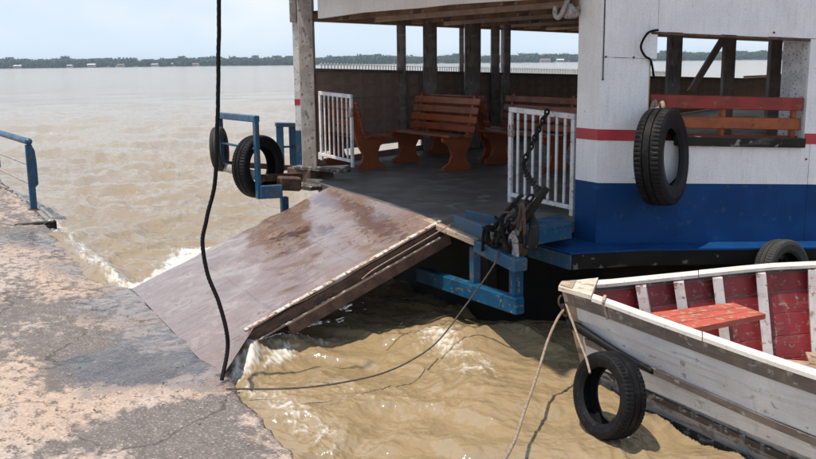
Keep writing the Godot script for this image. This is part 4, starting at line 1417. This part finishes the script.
func make_boat() -> void:
	var up := Vector3.UP
	var t := thing("wooden_boat", bow + b_ax * 3.5, "open wooden boat with peeling white sides and red inside, moored beside the ferry", "boat")
	for side in [1.0, -1.0]:
		var vs := [0.06, 0.20, 0.36, 0.52, 0.68, 0.84, 1.0]
		for k in 6:
			put("strake", hull_band(vs[k], vs[k + 1] - 0.003, side, -0.002 * (k % 2), 0.014 - 0.002 * (k % 2), 0.022), M.boat_white if k < 3 else M.boat_low, t)
			put("inner_plank", hull_band(vs[k], vs[k + 1] - 0.006, side, -0.024 - 0.003 * (k % 2), -0.016, 0.012), M.boat_red, t)
		put("rubbing_rail", hull_band(0.315, 0.362, side, 0.034, 0.042, 0.04, 0.05, 8.0, 0.035), M.gunwale_wood, t)
		put("rubbing_rail", hull_band(0.515, 0.560, side, 0.030, 0.036, 0.04, 0.1, 8.0, 0.035), M.rail_wood, t)
		put("rubbing_rail", hull_band(0.665, 0.735, side, 0.026, 0.030, 0.04, 0.1, 8.0, 0.03), M.rail_wood, t)
		put("gunwale_timber", hull_band(0.012, 0.105, side, 0.026, 0.026, 0.028), M.gunwale_wood, t)
		# the cap: boards end to end
		var s := 0.20
		var k2 := 0
		while s < 7.9:
			var e := minf(s + [0.72, 0.95, 0.83, 1.1][k2 % 4], 8.0)
			var w := 0.125 if side > 0 else 0.155
			var rows := []
			for i in 9:
				var q := lerpf(s + 0.003, e - 0.003, i / 8.0)
				var o := hp(q, 0.0, side, -0.034)
				var n := hp(q, 0.0, side, -0.034 + w)
				o.y += 0.004 + 0.002 * (k2 % 2)
				n.y += 0.004 + 0.002 * (k2 % 2)
				rows.append([o, o - up * 0.024, n - up * 0.024, n])
			put("gunwale_cap", plank_loft(rows), M.gunwale, t)
			s = e
			k2 += 1
		for q in [.46, .73, 1.02, 1.36, 1.78, 2.2, 2.65, 3.1, 3.6, 4.1, 4.7, 5.3, 6.0]:
			var rows := []
			for i in 8:
				var v := 0.03 + 0.62 * i / 7.0
				var o := hp(q, v, side, 0.034)
				var n := hp(q, v, side, 0.034 + lerpf(0.085, 0.06, i / 7.0))
				rows.append([o, n, n + b_ax * 0.075, o + b_ax * 0.075])
			put("rib", plank_loft(rows), M.rib, t)
	# stem, breasthook, forward bulkhead, thwart
	var a := hp(0, 0, 1)
	var b := hp(0, 0, -1)
	put("stem", plank_loft([[hp(-0.035, -0.02, 1.0), hp(-0.035, -0.02, -1.0), hp(0.06, -0.02, -1.0), hp(0.06, -0.02, 1.0)], [hp(-0.035, 0.4, 1.0), hp(-0.035, 0.4, -1.0), hp(0.06, 0.4, -1.0), hp(0.06, 0.4, 1.0)], [hp(-0.03, 1.0, 1.0), hp(-0.03, 1.0, -1.0), hp(0.06, 1.0, -1.0), hp(0.06, 1.0, 1.0)]]), M.old_board, t)
	var y := rim(0) + 0.012
	var hook := [hp(-0.05, 0, 1.0, -0.036), hp(0.20, 0, 1.0, -0.036), hp(0.20, 0, 1.0, 0.088), hp(0.20, 0, -1.0, 0.118), hp(0.20, 0, -1.0, -0.036), hp(-0.05, 0, -1.0, -0.036)]
	for i in hook.size():
		hook[i].y = y - 0.03
	put("breasthook", prism(hook, up * 0.030), M.bow_wood, t)
	bar("cap_strap", hp(0.29, 0, 1.0, -0.045) + up * 0.018, hp(0.29, 0, 1.0, 0.10) + up * 0.018, 0.02, 0.006, M.old_board, t)
	bar("cap_strap", hp(0.29, -0.01, 1.0, -0.040), hp(0.29, 0.11, 1.0, -0.036), 0.012, 0.02, M.old_board, t, b_ax)
	var q0 := gp(659, 311.5, 0.58)
	var q1 := gp(733, 302.5, 0.58)
	var q2 := gp(766, 314, 0.58)
	var q3 := gp(703, 326.5, 0.58)
	var ext := 0.55
	var p0 := q0 + (q0 - q1) * ext
	var p3 := q3 + (q3 - q2) * ext
	for k in 3:
		var g := 0.008
		var f0 := k / 3.0 + g
		var f1 := (k + 1) / 3.0 - g
		put("thwart_board", prism([p0.lerp(p3, f0), q1.lerp(q2, f0), q1.lerp(q2, f1), p0.lerp(p3, f1)], -up * (0.035 + 0.002 * k)), M.thwart, t)
	bar("thwart_bearer", q1.lerp(q2, 0.5) - up * 0.07, p0.lerp(p3, 0.5) - up * 0.07, 0.05, 0.06, M.rail_wood, t)
	for k in 13:
		var w := -1.44 + k * 0.24
		var s0 := 0.75 + absf(w) * 1.05
		bar("floor_board", bow + b_ax * s0 + b_pr * w + up * 0.10, bow + b_ax * 6.5 + b_pr * w + up * 0.10, 0.225, 0.03, M.floor_board, t, up, 0.005)
	# black hose wrapped round the bow
	put("bow_fender", tube(smooth_line([hp(0.02, 0.22, -1.0, -0.03), hp(-0.04, 0.24, 0.0), hp(0.05, 0.25, 1.0, -0.05), hp(0.3, 0.32, 1.0, -0.05), hp(0.55, 0.355, 1.0, -0.045)], 6), 0.045, 10, 0.02), M.rubber, t)
	put("mooring_ring", chain_mesh([hp(-0.05, 0.08, 0.0) + up * 0.04, hp(-0.05, 0.08, 0.0), hp(-0.06, 0.14, 0.0), hp(-0.06, 0.2, 0.0)], 0.045, 0.035, 0.009), M.rust, t)


# ------------------------------------------------------------------ tyres and ropes
func make_tyres_and_ropes() -> void:
	var up := Vector3.UP
	var a := pp(662, 157, nw(0, 1, 0.20), wout)
	var t := tyre(a, deg_to_rad(124.0), deg_to_rad(4.0), 0.41, 0.22, 0.235, M.rubber, "big black tyre hung below the ferry's side window")
	put("hanging_rope", tube(smooth_line([a + up * 0.33, a + up * 0.45 - wout * 0.03, nw(0.52, 1.99, 0.03), nw(0.50, 2.08, 0.02), nw(0.47, 2.0, 0.03), a + up * 0.40 - wout * 0.08], 5), 0.018, 7), M.rope_pale, t)
	tyre(pp(782, 271, nw(0, 1, 0.38), wout), deg_to_rad(150.0), 0.15, 0.275, 0.17, 0.16, M.rubber_dust, "dusty grey tyre on the ferry's black strake, half hidden by the wooden boat")
	tyre(dp(258.5, 166.5, 10.4), deg_to_rad(122.0), 0.03, 0.365, 0.20, 0.225, M.rubber, "large worn tyre hanging in the blue fender frame at the bow")
	tyre(dp(219.5, 149, 11.15), deg_to_rad(92.0), 0.05, 0.275, 0.12, 0.175, M.rubber_dust, "smaller dusty tyre seen nearly edge on at the outer blue post")
	# boat's tyre
	var c := dp(608.5, 395, 5.42)
	var bt := tyre(c, deg_to_rad(244.0), deg_to_rad(8.0), 0.277, 0.165, 0.178, M.rubber, "black tyre hanging from the bow of the wooden boat")
	put("hanging_rope", tube(smooth_line([hp(-0.03, 0.10, 0.6, -0.05), dp(579, 340, 5.75), dp(586, 358, 5.5), dp(590, 373, 5.36)], 6), 0.008, 7), M.rope_pale, bt)
	# heavy black rope down to the quay
	var pts := [dp(219.8, -70, 6.42), dp(219, 0, 6.4), dp(218.5, 60, 6.4), dp(217.5, 120, 6.4), dp(215, 180, 6.38), dp(207, 218, 6.34), dp(202.5, 243, 6.30), dp(208, 275, 6.25), dp(219, 303, 6.2), dp(226.5, 332, 6.15), dp(227, 352, 6.12), dp(222, 380, 6.0)]
	var kink := noise(FastNoiseLite.TYPE_SIMPLEX_SMOOTH, 2.2, 61, 3)
	var hw := smooth_line(pts, 22)
	for i in hw.size():
		hw[i] += Vector3(kink.get_noise_2d(hw[i].y, 1.0), 0, kink.get_noise_2d(hw[i].y, 9.0)) * 0.004
	var r1 := put("mooring_hawser", tube(hw, 0.0130, 9, -1.0, 0.22), M.rope_dark, self)
	tag(r1, "thick black rope hanging in front of the ramp down to the quay edge", "rope")
	# thin line from the quay through the water to the bow frame
	var top := 0.0
	for k in 60:
		var g := gp(lerpf(285, 440, k / 60.0), 389.0 - 48.0 * pow(k / 60.0, 2.2), 0.1)
		top = maxf(top, on_water(g, 0.016).y)
	print("line height ", top)
	var l := [gp(226, 389, QUAY + 0.02), gp(250, 389, QUAY + 0.01), gp(275, 389, top), gp(310, 387, top), gp(345, 382, top), gp(380, 374, top), gp(410, 361, top), gp(438, 341, top + 0.03), dp(466, 305, 7.0), dp(482, 283, 6.93), dp(495, 263, 6.86), dp(499, 250, 6.95)]
	var r2 := put("mooring_line", tube(smooth_line(l, 12), 0.0062, 7, -1.0, 0.12), M.rope_thin, self)
	tag(r2, "thin dark line from the quay through the water to the blue bow frame", "rope")
	var w := [hp(-0.06, 0.16, 0.0), dp(558, 318, 6.2), dp(548, 340, 6.05), dp(538, 372, 5.75), dp(524, 412, 5.3), dp(506, 457, 4.75), P(0.10, 0.235, 3.75), P(-0.25, 0.235, 3.3)]
	var r3 := put("boat_painter", tube(smooth_line(w, 14), 0.0095, 8, -1.0, 0.14), M.rope_pale, self)
	tag(r3, "pale rope running from the bow of the wooden boat down towards the quay", "rope")


# the ramp's plate: its picture runs u across and v down the slope
func ramp_sheet(rows: Array) -> ArrayMesh:
	var st := begin(true)
	var n: int = rows[0].size()
	for i in rows.size():
		for j in n:
			st.set_uv(Vector2(j / float(n - 1), i / float(rows.size() - 1)))
			st.add_vertex(rows[i][j])
	for i in rows.size() - 1:
		for j in n - 1:
			var k := i * n + j
			for o in [k, k + n, k + 1, k + 1, k + n, k + n + 1]:
				st.add_index(o)
	return done(st)

func ramp_material() -> StandardMaterial3D:
	var n := 768
	var grain := field(n, 150.0 / n, 301, 3)
	var mid := field(n, 22.0 / n, 302, 5)
	var low := field(n, 5.0 / n, 303, 4)
	# stained, wetter patches: [u, v, radius u, radius v, weight]
	var scrape := field(n, 60.0 / n, 304, 3)
	var spots := [[.36, .34, .10, .05, 1.0], [.50, .27, .12, .05, .9], [.30, .42, .07, .04, .7], [.66, .13, .16, .06, 1.0], [.85, .16, .12, .06, .8], [.20, .10, .14, .06, .9], [.42, .08, .2, .05, .8], [.08, .06, .1, .06, .8], [.75, .30, .08, .05, .5], [.55, .48, .08, .03, .4]]
	var data := PackedByteArray()
	var rel := PackedByteArray()
	data.resize(n * n * 3)
	rel.resize(n * n * 3)
	var sr := PackedByteArray()
	sr.resize(1024)
	for i in 1024:
		sr[i] = int(255.0 * Color(i / 1023.0, 0, 0).linear_to_srgb().r)
	for y in n:
		var v := y / float(n)
		for x in n:
			var u := x / float(n)
			var i := y * n + x
			var g := (grain[i] - 128.0) / 128.0
			var m := (mid[i] - 128.0) / 128.0
			var l := (low[i] - 128.0) / 128.0
			var w := -0.55
			if v < 0.62:
				for s in spots:
					var du: float = (u - s[0]) / s[2]
					var dv: float = (v - s[1]) / s[3]
					var d2 := du * du + dv * dv
					if d2 < 6.0:
						w += s[4] * exp(-d2)
			var stain := smoothstep(-0.12, 0.22, w + m * 0.75 + l * 0.25 + g * 0.15)
			var pale := smoothstep(0.15, 0.55, l * 0.8 + m * 0.5 + g * 0.3)
			var c := Color(0.205, 0.132, 0.098).lerp(Color(0.270, 0.200, 0.168), pale * 0.8).lerp(Color(0.105, 0.046, 0.022), stain)
			var sc := (scrape[(y / 24) * n + x] - 128.0) / 128.0
			var k := 1.0 + g * 0.24 + m * 0.12 + sc * 0.26
			var weld := maxf(0.0, 1.0 - absf(v - 0.36 - m * 0.004) * 160.0) + maxf(0.0, 1.0 - absf(v - 0.71 - m * 0.004) * 160.0) + maxf(0.0, 1.0 - absf(u - 0.5 - m * 0.002) * 200.0)
			k -= weld * 0.25
			data[i * 3] = sr[clampi(int(c.r * k * 1023.0), 0, 1023)]
			data[i * 3 + 1] = sr[clampi(int(c.g * k * 1023.0), 0, 1023)]
			data[i * 3 + 2] = sr[clampi(int(c.b * k * 1023.0), 0, 1023)]
			rel[i * 3] = clampi(int(118.0 + g * 50.0 + m * 34.0 + sc * 30.0 + weld * 60.0), 0, 255)
			rel[i * 3 + 1] = clampi(int(255.0 * (0.24 + l * 0.14 + g * 0.12 - stain * 0.06)), 20, 255)
	var mat := StandardMaterial3D.new()
	mat.albedo_texture = ImageTexture.create_from_image(Image.create_from_data(n, n, false, Image.FORMAT_RGB8, data))
	var t := ImageTexture.create_from_image(Image.create_from_data(n, n, false, Image.FORMAT_RGB8, rel))
	mat.clearcoat_enabled = true
	mat.clearcoat = 0.9
	mat.clearcoat_roughness = 0.16
	mat.roughness = 1.0
	mat.roughness_texture = t
	mat.roughness_texture_channel = BaseMaterial3D.TEXTURE_CHANNEL_GREEN
	mat.heightmap_enabled = true
	mat.heightmap_texture = t
	mat.heightmap_scale = 0.4
	return mat
